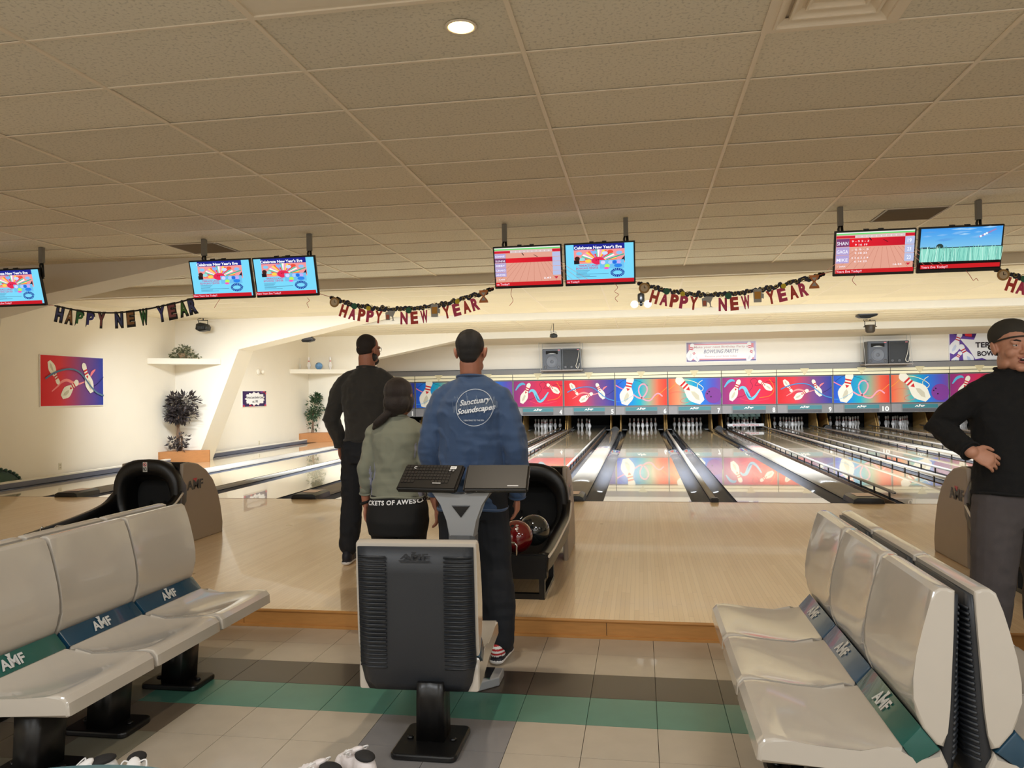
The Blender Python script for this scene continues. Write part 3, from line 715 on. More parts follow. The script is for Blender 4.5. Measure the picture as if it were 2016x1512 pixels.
bench(-2.74, -5.455, [ac_blue]*3, [ac_blue, ac_blue, ac_green],
      ['farthest seat behind the left bench, only its top edge showing', 'middle seat behind the left bench, only its top edge showing', 'nearest seat behind the left bench, only its top edge showing'],
      ['taupe seat with dark blue band, farthest of the left bench, beside the ball return', 'taupe seat with dark blue band, middle seat of the left bench', 'taupe seat with green band, nearest of the left bench at the left edge'])
seat(rotm(-.985, -6.47, math.radians(2)), ac_blue, 'single bowling seat with dark ribbed back in the centre foreground')
fr = thing('seat_pedestal', 'black fluted pedestal with square floor plate under the single centre seat', 'pedestal', (-.95, -6.42, Fz))
bm = new_bm(); cx, cy = -.925, -6.44
rings = []
for z, s in ((Fz+.02, .058), (Fz+.20, .056), (Fz+.262, .054)):
    rings.append([V((cx+s*(1+(.0 if k % 4 else .0))*(math.cos(2*PI*k/24)/max(abs(math.cos(2*PI*k/24)), abs(math.sin(2*PI*k/24))))*(.94 if k % 6 in (0,) else 1), cy+s*(math.sin(2*PI*k/24)/max(abs(math.cos(2*PI*k/24)), abs(math.sin(2*PI*k/24))))*(.94 if k % 6 == 0 else 1), z)) for k in range(24)])
ringloft(bm, rings); obj('post', bm, black_m, fr, auto=.5)
bm = new_bm(); box2(bm, (cx-.10, cy+.02, Fz+.262), (cx+.10, cy+.22, Fz+.28)); obj('mount_plate', bm, black_m, fr)
bm = new_bm(); foot(bm, cx+.0, cy-.03, .135, .15); obj('foot_plate', bm, black_m, fr)

# ================================================================== BALL RETURNS
shell_m = mat('return_side_taupe', (152, 138, 122), .42, noise_amt=.04, bump=.03, bscale=300)
trim_m = mat('return_edge_pale', (216, 206, 190), .4)
bal_no = mat('sticker_white', (226, 222, 214), .5)
def ball_return(cx, Y0, label, where):
    """Y0: front (seat side) of the hood mouth"""
    t = thing('ball_return', label, 'ball return', (cx, Y0, 0))
    def X(s): return cx+s
    # side panels: curved quarter outline in the YZ plane
    prof = [(Y0+.02, 0), (Y0+.02, .38), (Y0+.0, .62), (Y0+.02, .735), (Y0+.12, .742), (Y0+.26, .715), (Y0+.40, .645), (Y0+.52, .54), (Y0+.61, .40), (Y0+.66, .25), (Y0+.68, .1), (Y0+.685, 0)]
    for s in (-1, 1):
        bm = new_bm(); a, b = sorted((cx+s*.272, cx+s*.312)); prism(bm, prof, lambda p, q, tt: V((tt, p, q)), a, b, bevel=.012, seg=2)
        sp_ = obj('side_panel', bm, shell_m, t, auto=.5)
        bm = new_bm(); letters3d(bm, 'AMF', 0, 0, .085, lambda a_, b_, d: V((cx+s*(.3135+d), Y0+.20+s*a_, .485+b_)), bold=.03, width=.27); obj('lettering', bm, mat('lettering_black', (50, 46, 44), .4), sp_)
        bm = new_bm(); f = [bm.verts.new(V((cx+s*.3145, Y0+.20+s*q, z))) for q, z in ((-.035, .585), (.035, .585), (0, .535))]; bm.faces.new(f); obj('red_triangle', bm, red_m, sp_)
    # curved top cover between the panels
    bm = new_bm(); top = prof[2:-1]
    prism(bm, top+[(p-.03, max(q-.03, 0)) for p, q in reversed(top)], lambda p, q, tt: V((tt, p, q)), cx-.275, cx+.275); obj('cover', bm, black_m, t, auto=.6)
    # mouth: wide rounded black ring facing the seats
    bm = new_bm(); n = 40
    def ring(rx, rz, zc, y, ex=2.6, low=None):
        out = []
        for k in range(n):
            a = 2*PI*k/n; c, s_ = math.cos(a), math.sin(a)
            x = rx*abs(c)**(2/ex)*(1 if c >= 0 else -1); z = rz*abs(s_)**(2/ex)*(1 if s_ >= 0 else -1)
            if low is not None and z < 0: z *= low
            out.append(V((cx+x, y, zc+z)))
        return out
    rings = [ring(.315, .30, .46, Y0+.06), ring(.33, .315, .465, Y0-.02), ring(.33, .318, .465, Y0-.07), ring(.315, .30, .46, Y0-.10), ring(.245, .225, .43, Y0-.09), ring(.225, .20, .42, Y0-.02), ring(.215, .19, .41, Y0+.12)]
    ringloft(bm, rings, False); obj('mouth', bm, black_m, t, auto=.9)
    bm = new_bm(); ringloft(bm, [ring(.22, .20, .41, Y0+.11), ring(.05, .05, .41, Y0+.17)], True)
    obj('dark_interior', bm, blackm_m, t)
    for s in (-1, 1):
        bm = new_bm(); tube(bm, [(cx+s*.07, Y0+.10, .38), (cx+s*.05, Y0+.06, .35), (cx+s*.07, Y0+.02, .32)], .008, 6)
        obj('roller', bm, chrome, t)
    # arms flowing down towards the seats, white edge trim
    for s in (-1, 1):
        path = cr([(cx+s*.318, Y0-.05, .48), (cx+s*.318, Y0-.22, .385), (cx+s*.30, Y0-.55, .335), (cx+s*.285, Y0-.95, .30), (cx+s*.27, Y0-1.17, .285)], 5)
        rings = []
        for i, p in enumerate(path):
            hh = .155*(1-.35*i/len(path)); ww = .035
            rings.append([p+V((s*ww*.7, 0, .012)), p+V((-s*ww, 0, .016)), p+V((-s*ww, 0, -hh)), p+V((s*ww*.5, 0, -hh))])
        bm = new_bm(); ringloft(bm, rings); obj('rack_arm', bm, black_m, t, auto=.7)
        bm = new_bm(); tube(bm, [p+V((s*.03, 0, -.004)) for p in path], .009, 6); obj('edge_trim', bm, trim_m, t)
    bm = new_bm(); box2(bm, (cx-.27, Y0-1.16, .14), (cx+.27, Y0-.02, .205)); obj('tray', bm, blackm_m, t)
    bm = new_bm(); box2(bm, (cx-.285, Y0-1.19, .135), (cx+.285, Y0-1.15, .295)); bmesh.ops.bevel(bm, geom=bm.edges[:], offset=.008, segments=2, affect='EDGES'); obj('front_panel', bm, black_m, t)
    bm = new_bm()
    for s in (-.085, .085): tube(bm, [(cx+s, Y0-1.14, .262), (cx+s, Y0-.05, .29)], .010, 6)
    obj('ball_rail', bm, black_m, t)
    bm = new_bm()
    for s in (-1, 1): tube(bm, [(cx+s*.05-.045, Y0-1.2, .29), (cx+s*.05-.045, Y0-1.2, .36), (cx+s*.05-.03, Y0-1.2, .372), (cx+s*.05+.03, Y0-1.2, .372), (cx+s*.05+.045, Y0-1.2, .355), (cx+s*.05+.045, Y0-1.2, .29)] if s > 0 else [(cx-.12, Y0-1.2, .29), (cx-.12, Y0-1.2, .35), (cx-.10, Y0-1.2, .362)], .006, 6)
    obj('ball_stop', bm, chrome, t)
    for s in (-1, 1):
        bm = new_bm(); box(bm, (cx+s*.25, Y0-1.14, .07), (.035, .05, .14)); obj('leg', bm, black_m, t)
        bm = new_bm(); box(bm, (cx+s*.25, Y0-.62, .07), (.035, .05, .14)); obj('leg', bm, black_m, t)
    bm = new_bm(); box2(bm, (cx-.25, Y0-1.16, .0), (cx+.25, Y0-1.12, .035)); obj('foot_bar', bm, black_m, t)
    for s in (-1, 1):
        bm = new_bm(); box2(bm, (cx+s*.25-.017, Y0-1.16, 0), (cx+s*.25+.017, Y0-.6, .03)); obj('foot_bar', bm, black_m, t)
    bm = new_bm(); prism(bm, [(Y0-.35, 0), (Y0-.18, .2), (Y0+.02, .3), (Y0+.02, 0)], lambda p, q, tt: V((tt, p, q)), cx-.16, cx+.16); obj('pedestal', bm, blackm_m, t)
    # sticker on the mouth top
    bm = new_bm(); box2(bm, (cx-.012, Y0-.104, .672), (cx+.030, Y0-.100, .760)); st = obj('sticker', bm, bal_no, t)
    A = Art(lambda u, v, l: V((cx-.012+u, Y0-.1045-l, .672+v)))
    A.text('NO', .003, .008, .036, (20, 20, 20), .03, width=.036)
    A.stroke([(.021+.015*math.cos(a*PI/8), .066+.015*math.sin(a*PI/8)) for a in range(17)], .005, (200, 40, 40), 1); A.stroke([(.011, .076), (.021, .066), (.031, .056)], .005, (200, 40, 40), 1); A.disc(.02, .064, .005, (60, 60, 60))
    A.build('printed_sign', st)
    return t
ball_return(-.955, -3.42, 'middle black ball return with bowling balls, right of the man in blue', 'c')
ball_return(-4.50, -3.06, 'black ball return with taupe side behind the left bench', 'l')
ball_return(2.60, -3.42, 'ball return with taupe side at the right, behind the man in the cap', 'r')
def ball(name, label, loc, m, holes=True, logo=None, r=.108):
    t = thing(name, label, 'bowling ball', loc)
    bm = new_bm(); ell(bm, loc, (r, r, r), seg=40); obj('ball_body', bm, m, t)
    bm = new_bm()
    for dx, dz in ((-.3, .55), (-.12, .62), (-.2, .38)):
        d = V((dx, -.55, dz)).normalized(); x, y = frame_for(d); lathe(bm, [(.0, r+.0004), (.012, r+.0002), (.0125, r-.004)], loc, 12, R=Matrix((x, y, d)).transposed())
    obj('finger_hole', bm, blackm_m, t)
    if logo:
        c = V((.12, -.72, .62)).normalized(); x = V((1, 0, 0)); x = (x-c*x.dot(c)).normalized(); y = c.cross(x)
        bm = new_bm(); letters3d(bm, logo, 0, -.01, .018, lambda a, b, d: V(loc)+(c*r+x*b*-1+y*a*-1).normalized()*(r+.0006), bold=.02, width=.05); obj('lettering', bm, letter_m, t)
    return t
ball('bowling_ball', 'glossy dark red bowling ball at the front of the middle ball return', (-.883, -4.47, .385), mat('ball_dark_red', (104, 14, 18), .08, noise_amt=.25, nscale=8, coat=1), logo='Fun')
ball('bowling_ball', 'glossy black-grey bowling ball just behind the dark red ball', (-.800, -4.235, .388), mat('ball_charcoal', (30, 34, 34), .08, noise_amt=.5, nscale=6, coat=1))

# ================================================================== SCORING CONSOLE
con_m = mat('console_grey', (150, 152, 154), .35, noise_amt=.03); con_d = mat('console_grey_dark', (96, 98, 100), .4, noise_amt=.03)
t = thing('scoring_console', 'grey Y-shaped scoring console with two black angled tops behind the centre seat', 'console', (-.955, -5.72, Fz))
bm = new_bm()
pr = [(-.05, .62), (-.065, .70), (-.105, .78), (-.19, .895), (-.165, .915), (-.085, .845), (-.035, .805), (.035, .805), (.085, .845), (.165, .915), (.19, .895), (.105, .78), (.065, .70), (.05, .62)]
cx, cy = -.955, -5.72
prism(bm, [(-.066, .62), (-.070, .70), (-.10, .78), (-.175, .868), (-.15, .880), (-.075, .84), (-.03, .825), (.03, .825), (.075, .84), (.15, .880), (.175, .868), (.10, .78), (.070, .70), (.066, .62)], lambda a, b, tt: V((cx+a, tt, b)), cy-.045, cy+.045, bevel=.006)
obj('yoke', bm, con_m, t, auto=.5)
bm = new_bm(); prism(bm, [(-.047, .775), (.047, .775), (0, .715)], lambda a, b, tt: V((cx+a, tt, b)), cy-.052, cy-.043, bevel=.003); obj('triangle_badge', bm, black_m, t)
bm = new_bm(); prism(bm, [(cx-.066, cy-.04), (cx-.02, cy-.055), (cx+.045, cy-.055), (cx+.066, cy-.03), (cx+.066, cy+.05), (cx-.066, cy+.05)], lambda a, b, tt: V((a, b, tt)), Fz+.03, .625); obj('column', bm, con_d, t)
bm = new_bm(); prism(bm, [(cx-.13, cy-.10), (cx-.07, cy-.17), (cx+.10, cy-.17), (cx+.19, cy-.08), (cx+.19, cy+.05), (cx-.13, cy+.05)], lambda a, b, tt: V((a, b, tt)), Fz+.001, Fz+.045, bevel=.006); obj('base_plate', bm, con_m, t)
bm = new_bm(); box2(bm, (cx-.10, cy-.12, Fz+.0455), (cx+.15, cy+.03, Fz+.052)); obj('base_trim', bm, chrome, t)
def slab(cxx, ang, nm):
    R = Matrix.Rotation(math.radians(ang), 3, 'Z') @ Matrix.Rotation(math.radians(38), 3, 'X')
    bm = new_bm(); box(bm, (0, 0, 0), (.325, .185, .034)); bmesh.ops.bevel(bm, geom=bm.edges[:], offset=.010, segments=3, affect='EDGES')
    bm.transform(Matrix.Translation(V((cxx, cy-.0, .905))) @ R.to_4x4()); return bm, R
kb_m = mat('keyboard_black', (26, 23, 20), .45, noise_amt=.05)
bm, R = slab(cx-.165, -7, 'k'); kb = obj('keyboard', bm, kb_m, t, auto=.5)
bm = new_bm(); T0 = Matrix.Translation(V((cx-.165, cy, .905))) @ R.to_4x4()
for r_ in range(6):
    for c_ in range(14):
        if r_ == 5 and 3 < c_ < 9: continue
        box(bm, (-.14+c_*.0185, .068-r_*.0215, .0185), (.0155, .0175, .004))
bm.transform(T0); obj('keys', bm, mat('key_black', (34, 30, 27), .5), kb)
A = Art(lambda u, v, l: T0 @ V((u, v, .021+l)))
A.text('C', -.105, .05, .016, (235, 235, 235), .02); A.rect(.095, .048, .128, .068, (232, 232, 230)); A.rect(.100, .055, .122, .058, (30, 30, 30)); A.rect(.03, -.058, .075, -.053, (220, 220, 220)); A.disc(.1, .036, .006, (160, 160, 160)); A.disc(.118, .034, .005, (150, 150, 150))
A.build('printed_marks', kb)
bm, R = slab(cx+.178, 2, 's'); ks = obj('console_lid', bm, kb_m, t, auto=.5)
T1 = Matrix.Translation(V((cx+.178, cy, .905))) @ R.to_4x4()
A = Art(lambda u, v, l: T1 @ V((u, v, .0175+l))); A.rect(.06, -.070, .115, -.065, (225, 225, 225)); A.build('printed_marks', ks)

# ================================================================== TELEVISIONS
tvb = mat('tv_bezel', (14, 14, 15), .3)
def tv_new_year(A, W, H, tick):
    A.rect(0, 0, W, H, (120, 214, 246))
    A.rect(.12*W, .12*H+.72*H, .87*W, H, (20, 32, 140)); A.rect(.12*W, .50*H, .87*W, .86*H, (240, 150, 150))
    cx_, cy_ = .48*W, .56*H
    for i in range(22):
        a = PI*i/22+.05; c = [(250, 120, 60), (250, 220, 90), (240, 160, 190), (250, 250, 240), (90, 200, 170), (230, 60, 70), (170, 140, 220)][i % 7]
        r = .30*H; x1, y1 = cx_+r*1.6*math.cos(a), cy_+r*math.sin(a); x2, y2 = cx_+r*1.6*math.cos(a+.13), cy_+r*math.sin(a+.13)
        A.poly([(cx_, cy_), (x1, y1), (x2, y2)], c)
    for x_, y_, c in ((.2, .77, (130, 200, 240)), (.42, .79, (130, 180, 240)), (.58, .76, (200, 220, 250)), (.66, .79, (230, 80, 60)), (.79, .76, (140, 190, 240)), (.24, .62, (150, 220, 220)), (.33, .57, (250, 210, 80))): A.disc(x_*W, y_*H, .045*W, c, .045*H, 12)
    A.rect(.12*W, .50*H, .2*W, .60*H, (30, 20, 30)); A.disc(.17*W, .64*H, .04*W, (60, 30, 26), .06*H, 10)
    A.stroke([(.60*W, .59*H), (.86*W, .72*H)], .03*H, (40, 180, 150), 1); A.poly([(.80*W, .55*H), (.87*W, .55*H), (.87*W, .68*H)], (30, 30, 50))
    A.disc(cx_, .57*H, .10*W, (226, 40, 84), .10*H, 18); A.disc(.45*W, .59*H, .008*W, (120, 10, 40)); A.disc(.48*W, .595*H, .008*W, (120, 10, 40))
    A.rect(.50*W, .36*H, .86*W, .58*H, (110, 190, 236))
    for x_, c in ((.55, (210, 210, 250)), (.66, (170, 200, 250)), (.78, (190, 170, 240)), (.72, (30, 110, 220))): A.disc(x_*W, .52*H, .035*W, c, .05*H, 10)
    A.disc(.61*W, .43*H, .04*W, (180, 240, 90), .05*H, 10); A.disc(.60*W, .37*H, .04*W, (240, 90, 190), .03*H, 10); A.disc(.77*W, .43*H, .06*W, (40, 130, 230), .05*H, 12)
    for i in range(18):
        a = 2*PI*i/18; A.poly([(.76*W, .25*H), (.76*W+.105*W*math.cos(a), .25*H+.115*H*math.sin(a)), (.76*W+.105*W*math.cos(a+.26), .25*H+.115*H*math.sin(a+.26))], (20, 40, 150))
    A.disc(.76*W, .25*H, .065*W, (120, 214, 246), .05*H, 14)
    A.text("Celebrate New Year's Eve", .13*W, .885*H, .075*H, (250, 252, 255), .03, width=.70*W)
    A.text('... TERRACE LANES', .15*W, .43*H, .05*H, (190, 60, 130), .02, width=.33*W); A.text('BOWLING CENTER', .15*W, .365*H, .05*H, (190, 60, 130), .02, width=.33*W)
    for i, wl in enumerate((.2, .18, .16, .48, .2, .3)): A.rect(.15*W, (.325-.032*i)*H, (.15+wl)*W, (.335-.032*i)*H, (70, 110, 150))
    A.rect(0, 0, W, .10*H, (196, 20, 36)); A.text(tick, .01*W, .02*H, .055*H, (255, 200, 220), .01)
def tv_scores(A, W, H, names, tick, t2, hl, scores, total):
    A.rect(0, 0, W, H, (222, 160, 140))
    for i in range(14): A.stroke([(.3*W+i*.05*W, .62*H), (-.1*W+i*.115*W, .1*H)], .004*W, (190, 120, 100), 1)
    A.rect(0, .94*H, W, .975*H, (110, 214, 120)); A.rect(0, .975*H, W, H, (230, 235, 230))
    A.rect(.0, .86*H, W, .93*H, (214, 190, 190)); A.rect(0, .86*H, .24*W, .92*H, (206, 24, 50)); A.rect(.88*W, .86*H, W, .93*H, (206, 24, 50))
    for i in range(10): A.text(str(i+1), (.26+.062*i)*W, .875*H, .035*H, (250, 250, 250), .01)
    n = len(names); y0, y1 = .24*H, .85*H; rh = (y1-y0)/n
    for i, nm in enumerate(names):
        yb = y1-rh*(i+1); A.rect(.0, yb+.01*H, .17*W, yb+rh, (176, 160, 208) if i != hl else (120, 60, 110)); A.rect(.88*W, yb+.01*H, W, yb+rh, (180, 190, 225))
        if i == hl: A.grad(.17*W, yb, .88*W, yb+rh, [(0, (226, 24, 40)), (1, (190, 14, 40))])
        A.text(nm, .01*W, yb+rh*.25, min(rh*.42, .09*H), (245, 245, 255), .01, width=.145*W)
        if scores: A.text(scores[i][0], .20*W, yb+rh*.55, .045*H, (250, 240, 245), .01, width=.22*W); A.text(scores[i][1], .24*W, yb+rh*.12, .045*H, (250, 240, 245), .01, width=.16*W); A.text(total[i], .91*W, yb+rh*.3, .09*H, (250, 250, 255), .01, width=.05*W)
    A.stroke([(.42*W, .86*H), (.45*W, .79*H)], .012*W, (30, 10, 20), 1); A.stroke([(.6*W, .80*H), (.66*W, .74*H)], .008*W, (60, 10, 20), 1)
    A.text('-- '+names[hl], .02*W, .155*H, .04*H, (245, 245, 255), .01); A.text(t2, .74*W, .16*H, .045*H, (250, 250, 255), .01, width=.11*W)
    A.poly([(.90*W, .21*H), (.96*W, .21*H), (.93*W, .15*H)], (200, 30, 60))
    A.rect(0, 0, W, .10*H, (200, 26, 34)); A.text(tick, .01*W, .02*H, .06*H, (255, 210, 225), .01)
def tv_grass(A, W, H, tick):
    A.rect(0, 0, W, H, (6, 6, 8)); y0 = .20*H
    for i in range(12):
        v = i/12; A.rect(0, y0+(.34+.46*v)*H, W, y0+(.34+.46*(i+1)/12)*H, (60+int(60*(1-v)), 150+int(40*(1-v)), 232))
    random.seed(3)
    for i in range(16):
        x = random.uniform(0, .9)*W; y = y0+random.uniform(.45, .78)*H; wq = random.uniform(.08, .2)*W; x2 = min(x+wq, W); x1 = max(0, x-wq*.2)
        A.poly([(x1, y), ((x1+x2)/2, y+.03*H), (x2, y+.01*H), ((x1+x2)/2, y-.015*H)], random.choice(((150, 200, 240), (90, 160, 225), (120, 180, 235))))
    A.disc(.24*W, y0+.36*H, .045*W, (40, 60, 60), .07*H); A.rect(0, y0+.31*H, .12*W, y0+.36*H, (50, 80, 90)); A.rect(.3*W, y0+.31*H, W, y0+.335*H, (60, 90, 100))
    A.rect(0, y0, W, y0+.32*H, (140, 214, 196))
    for i in range(70):
        x = i/70*W; A.stroke([(x, y0), (x+random.uniform(-.03, .03)*W+.0, y0+random.uniform(.28, .38)*H)], .006*W, random.choice(((170, 232, 214), (110, 190, 176), (90, 160, 150), (196, 240, 226))), 1)
    A.stroke([(.70*W, y0+.56*H), (.9*W, y0+.74*H)], .02*W, (150, 130, 190), 1)
    for x_, y_ in ((.72, .58), (.765, .62), (.79, .645)): A.disc(x_*W, y0+y_*H, .014*W, (240, 250, 255), n=10)
    A.rect(0, .04*H, .98*W, .14*H, (200, 26, 34)); A.text(tick, .01*W, .055*H, .06*H, (255, 210, 225), .01)
TVY, TVZ = -1.5, 2.885; TH, TILT = .445, math.radians(15)
def tv(x0, x1, content, label, pole_x):
    xc = (x0+x1)/2; W = x1-x0
    t = thing('television', label, 'television', (xc, TVY, TVZ))
    R = Matrix.Rotation(TILT, 4, 'X'); T = Matrix.Translation(V((x0, TVY, TVZ))) @ Matrix.Rotation(-TILT*-1, 4, 'X')
    def q(u, v, l): return T @ V((u, -l, v-TH))   # v up, l towards the viewer
    bm = new_bm(); box2(bm, (0, 0, -TH), (W, .035, 0)); bmesh.ops.bevel(bm, geom=bm.edges[:], offset=.004, segments=1, affect='EDGES'); box2(bm, (.12, .035, -TH+.08), (W-.12, .065, -.08)); bm.transform(T); obj('housing', bm, tvb, t)
    A = Art(lambda u, v, l: q(u+.016, v+.030, .0005+l)); A.eps = .0004; content(A, W-.032, TH-.046); A.build('screen', t, SCREEN)
    bm = new_bm(); box2(bm, (W*.36, .0, 0), (W*.42, .03, .012)); box2(bm, (W*.54, .0, 0), (W*.60, .03, .012)); box2(bm, (W/2-.04, .06, -.3), (W/2+.04, .09, .0)); bm.transform(T); obj('bracket', bm, black_m, t)
    bm = new_bm(); box2(bm, (pole_x-.024, TVY+.03, TVZ+.06), (pole_x+.024, TVY+.078, ZC+.002)); obj('ceiling_pole', bm, grey_pole, t)
    bm = new_bm(); tube(bm, [(pole_x-.006, TVY+.05, TVZ+.08), (pole_x-.02, TVY+.05, TVZ+.03), (pole_x+.01, TVY+.07, TVZ-.12)], .012, 6); tube(bm, [(pole_x+.012, TVY+.05, TVZ+.07), (pole_x+.02, TVY+.06, TVZ-.1)], .014, 6)
    obj('cable', bm, black_m, t)
NYE = 'New Years Eve Today!!'
tv(-8.50, -7.745, lambda A, W, H: tv_new_year(A, W, H, NYE), 'television hung left of the left edge of the leftmost banner, half of a pair', -8.4)
tv(-7.72, -6.985, lambda A, W, H: tv_new_year(A, W, H, NYE), 'television at the left edge with the pale blue New Year poster', -6.99)
tv(-5.08, -4.335, lambda A, W, H: tv_new_year(A, W, H, NYE), 'television with New Year poster, left one of the left-centre pair', -4.915)
tv(-4.31, -3.57, lambda A, W, H: tv_new_year(A, W, H, NYE), 'television with New Year poster, right one of the left-centre pair', -3.65)
tv(-1.575, -.845, lambda A, W, H: tv_scores(A, W, H, ['CONNIE', 'SUNNI', 'ABBY', 'CRAIG', 'ANDRE'], 've Today!!', '2.83', 1, None, None), 'television with a score sheet and one red row, above the man in blue', -1.455)
tv(-.82, -.088, lambda A, W, H: tv_new_year(A, W, H, 've Today!!'), 'television with New Year poster, right of the score sheet with one red row', -.18)
tv(1.86, 2.615, lambda A, W, H: tv_scores(A, W, H, ['SHAN', 'GAGA', 'MIKE'], 'Years Eve Today!!', '16.25', 0, [('9 - 5 2 - 3', '9 16 19'), ('- 5 9 - 5', '9 18 23'), ('3 3 6 2 5 4', '6 14 23')], ['19', '23', '23']), 'television with a score sheet of three players, at the right', 1.925)
tv(2.64, 3.40, lambda A, W, H: tv_grass(A, W, H, 'Years Eve Today!!'), 'rightmost television with blue sky over tall pale grass', 3.19)

# ================================================================== CEILING FITTINGS
t = thing('ceiling_diffuser', 'square stepped air diffuser at the top right of the ceiling', 'air vent', (.89, -5.84, ZC))
x0, y0 = .585, -6.151
bm = new_bm()
for i in range(4):
    o_ = .035+.065*i; z = ZC-.004+.012*i; s = .6096
    for a, b in (((x0+o_, y0+o_), (x0+s-o_, y0+o_+.012)), ((x0+o_, y0+s-o_-.012), (x0+s-o_, y0+s-o_)), ((x0+o_, y0+o_+.012), (x0+o_+.012, y0+s-o_-.012)), ((x0+s-o_-.012, y0+o_+.012), (x0+s-o_, y0+s-o_-.012))): box2(bm, (*a, z-.012), (*b, z+.008))
    pr = [(x0+o_, y0+o_), (x0+s-o_, y0+o_), (x0+s-o_, y0+s-o_), (x0+o_, y0+s-o_)]; k = .05
    inn = [(x0+o_+k, y0+o_+k), (x0+s-o_-k, y0+o_+k), (x0+s-o_-k, y0+s-o_-k), (x0+o_+k, y0+s-o_-k)]
    va = [bm.verts.new((*p, z-.008)) for p in pr]; vb = [bm.verts.new((*p, z+.022)) for p in inn]
    for j in range(4): bm.faces.new((va[j], va[(j+1) % 4], vb[(j+1) % 4], vb[j]))
obj('louvres', bm, tbar, t)
bm = new_bm(); box2(bm, (x0, y0, ZC+.045), (x0+.6096, y0+.6096, ZC+.05)); obj('duct', bm, grey_d, t)
bm = new_bm()
for a, b in (((x0-.016, y0-.016), (x0+.626, y0+.05)), ((x0-.016, y0+.56), (x0+.626, y0+.626)), ((x0-.016, y0+.05), (x0+.05, y0+.56)), ((x0+.56, y0+.05), (x0+.626, y0+.56))): box2(bm, (*a, ZC-.0055), (*b, ZC+.002))
obj('frame', bm, tbar, t)
for gx_, gy_, lb in ((-5.51, -1.274, 'flat grey return grille in the ceiling above the left-centre televisions'), (2.414, -1.274, 'flat grey return grille in the ceiling above the rightmost televisions')):
    t = thing('return_grille', lb, 'air vent', (gx_+.3, gy_+.3, ZC)); bm = new_bm()
    for i in range(30): box(bm, (gx_+.305, gy_+.02+i*.0197, ZC+.004), (.57, .004, .014), Matrix.Rotation(.6, 3, 'X'))
    obj('slats', bm, mat('grille_tan', (150, 138, 122), .5), t); bm = new_bm(); box2(bm, (gx_, gy_, ZC+.018), (gx_+.61, gy_+.61, ZC+.022)); obj('backing', bm, grey_d, t)
    bm = new_bm()
    for a, b in (((0, 0), (.61, .022)), ((0, .588), (.61, .61)), ((0, .022), (.022, .588)), ((.588, .022), (.61, .588))): box2(bm, (gx_+a[0], gy_+a[1], ZC-.004), (gx_+b[0], gy_+b[1], ZC+.003))
    obj('frame', bm, MATS['grille_tan'], t)
t = thing('ceiling_troffer', 'flat rectangular light panel at the top edge, left of the round downlight', 'ceiling light', (-1.24, -6.46, ZC))
bm = new_bm(); box2(bm, (-1.83, -6.74, ZC-.0), (-.66, -6.175, ZC+.012)); obj('diffuser', bm, mat('troffer_lens', (232, 222, 204), .4), t)
bm = new_bm()
for a, b in (((-1.853, -6.76), (-.634, -6.735)), ((-1.853, -6.18), (-.634, -6.151)), ((-1.853, -6.735), (-1.825, -6.18)), ((-.662, -6.735), (-.634, -6.18))): box2(bm, (*a, ZC-.008), (*b, ZC+.0))
obj('frame', bm, tbar, t)
t = thing('downlight', 'glowing round recessed downlight in the ceiling', 'ceiling light', (-.893, -5.888, ZC))
bm = new_bm(); lathe(bm, [(.078, .0), (.080, -.004), (.066, -.007), (.060, -.002), (.058, .01)], (-.893, -5.888, ZC), 32); obj('trim_ring', bm, tbar, t, auto=.9)
bm = new_bm(); lathe(bm, [(.059, -.006), (.04, -.016), (.0005, -.02)], (-.893, -5.888, ZC), 24); obj('lamp', bm, mat('downlight_glow', (255, 236, 190), .4, emit=(255, 222, 160), estr=9), t, auto=.9)

# ================================================================== BANNERS
def hang(p0, p1, sag, u):
    p = V(p0).lerp(V(p1), u); return p+V((0, 0, -4*sag*u*(1-u)))
foil = mat('foil_letters', (92, 96, 104), .25, metal=.6, noise_amt=.3, nscale=14)
def letter_mesh(ch, o, hx, h, tilt, bold, depth):
    bm = new_bm(); vs, fs, wd = text2d(ch, bold); sx = hx/wd
    R = Matrix.Rotation(tilt, 3, 'Y')
    def mp(a, b, d): return V(o)+R @ V(((a-wd/2)*sx, -d, (b-1)*h))
    top = [bm.verts.new(mp(a, b, depth)) for a, b in vs]; bot = [bm.verts.new(mp(a, b, 0)) for a, b in vs]
    cnt = {}
    for f in fs:
        try: bm.faces.new([top[i] for i in f]); bm.faces.new([bot[i] for i in reversed(f)])
        except ValueError: continue
        for i in range(len(f)):
            a, b = f[i], f[(i+1) % len(f)]; cnt[(a, b)] = cnt.get((a, b), 0)+1
    for (a, b) in cnt:
        if (b, a) not in cnt: bm.faces.new((top[a], bot[a], bot[b], top[b]))
    return bm
BY = -1.3
def proj_x(px, py, Y):  # where a photo point lies on the plane y = Y
    d = fw*FPX+r2*(px-1008)-u2*(py-756); k = (Y-CAM[1])/d.y; return V(CAM)+d*k
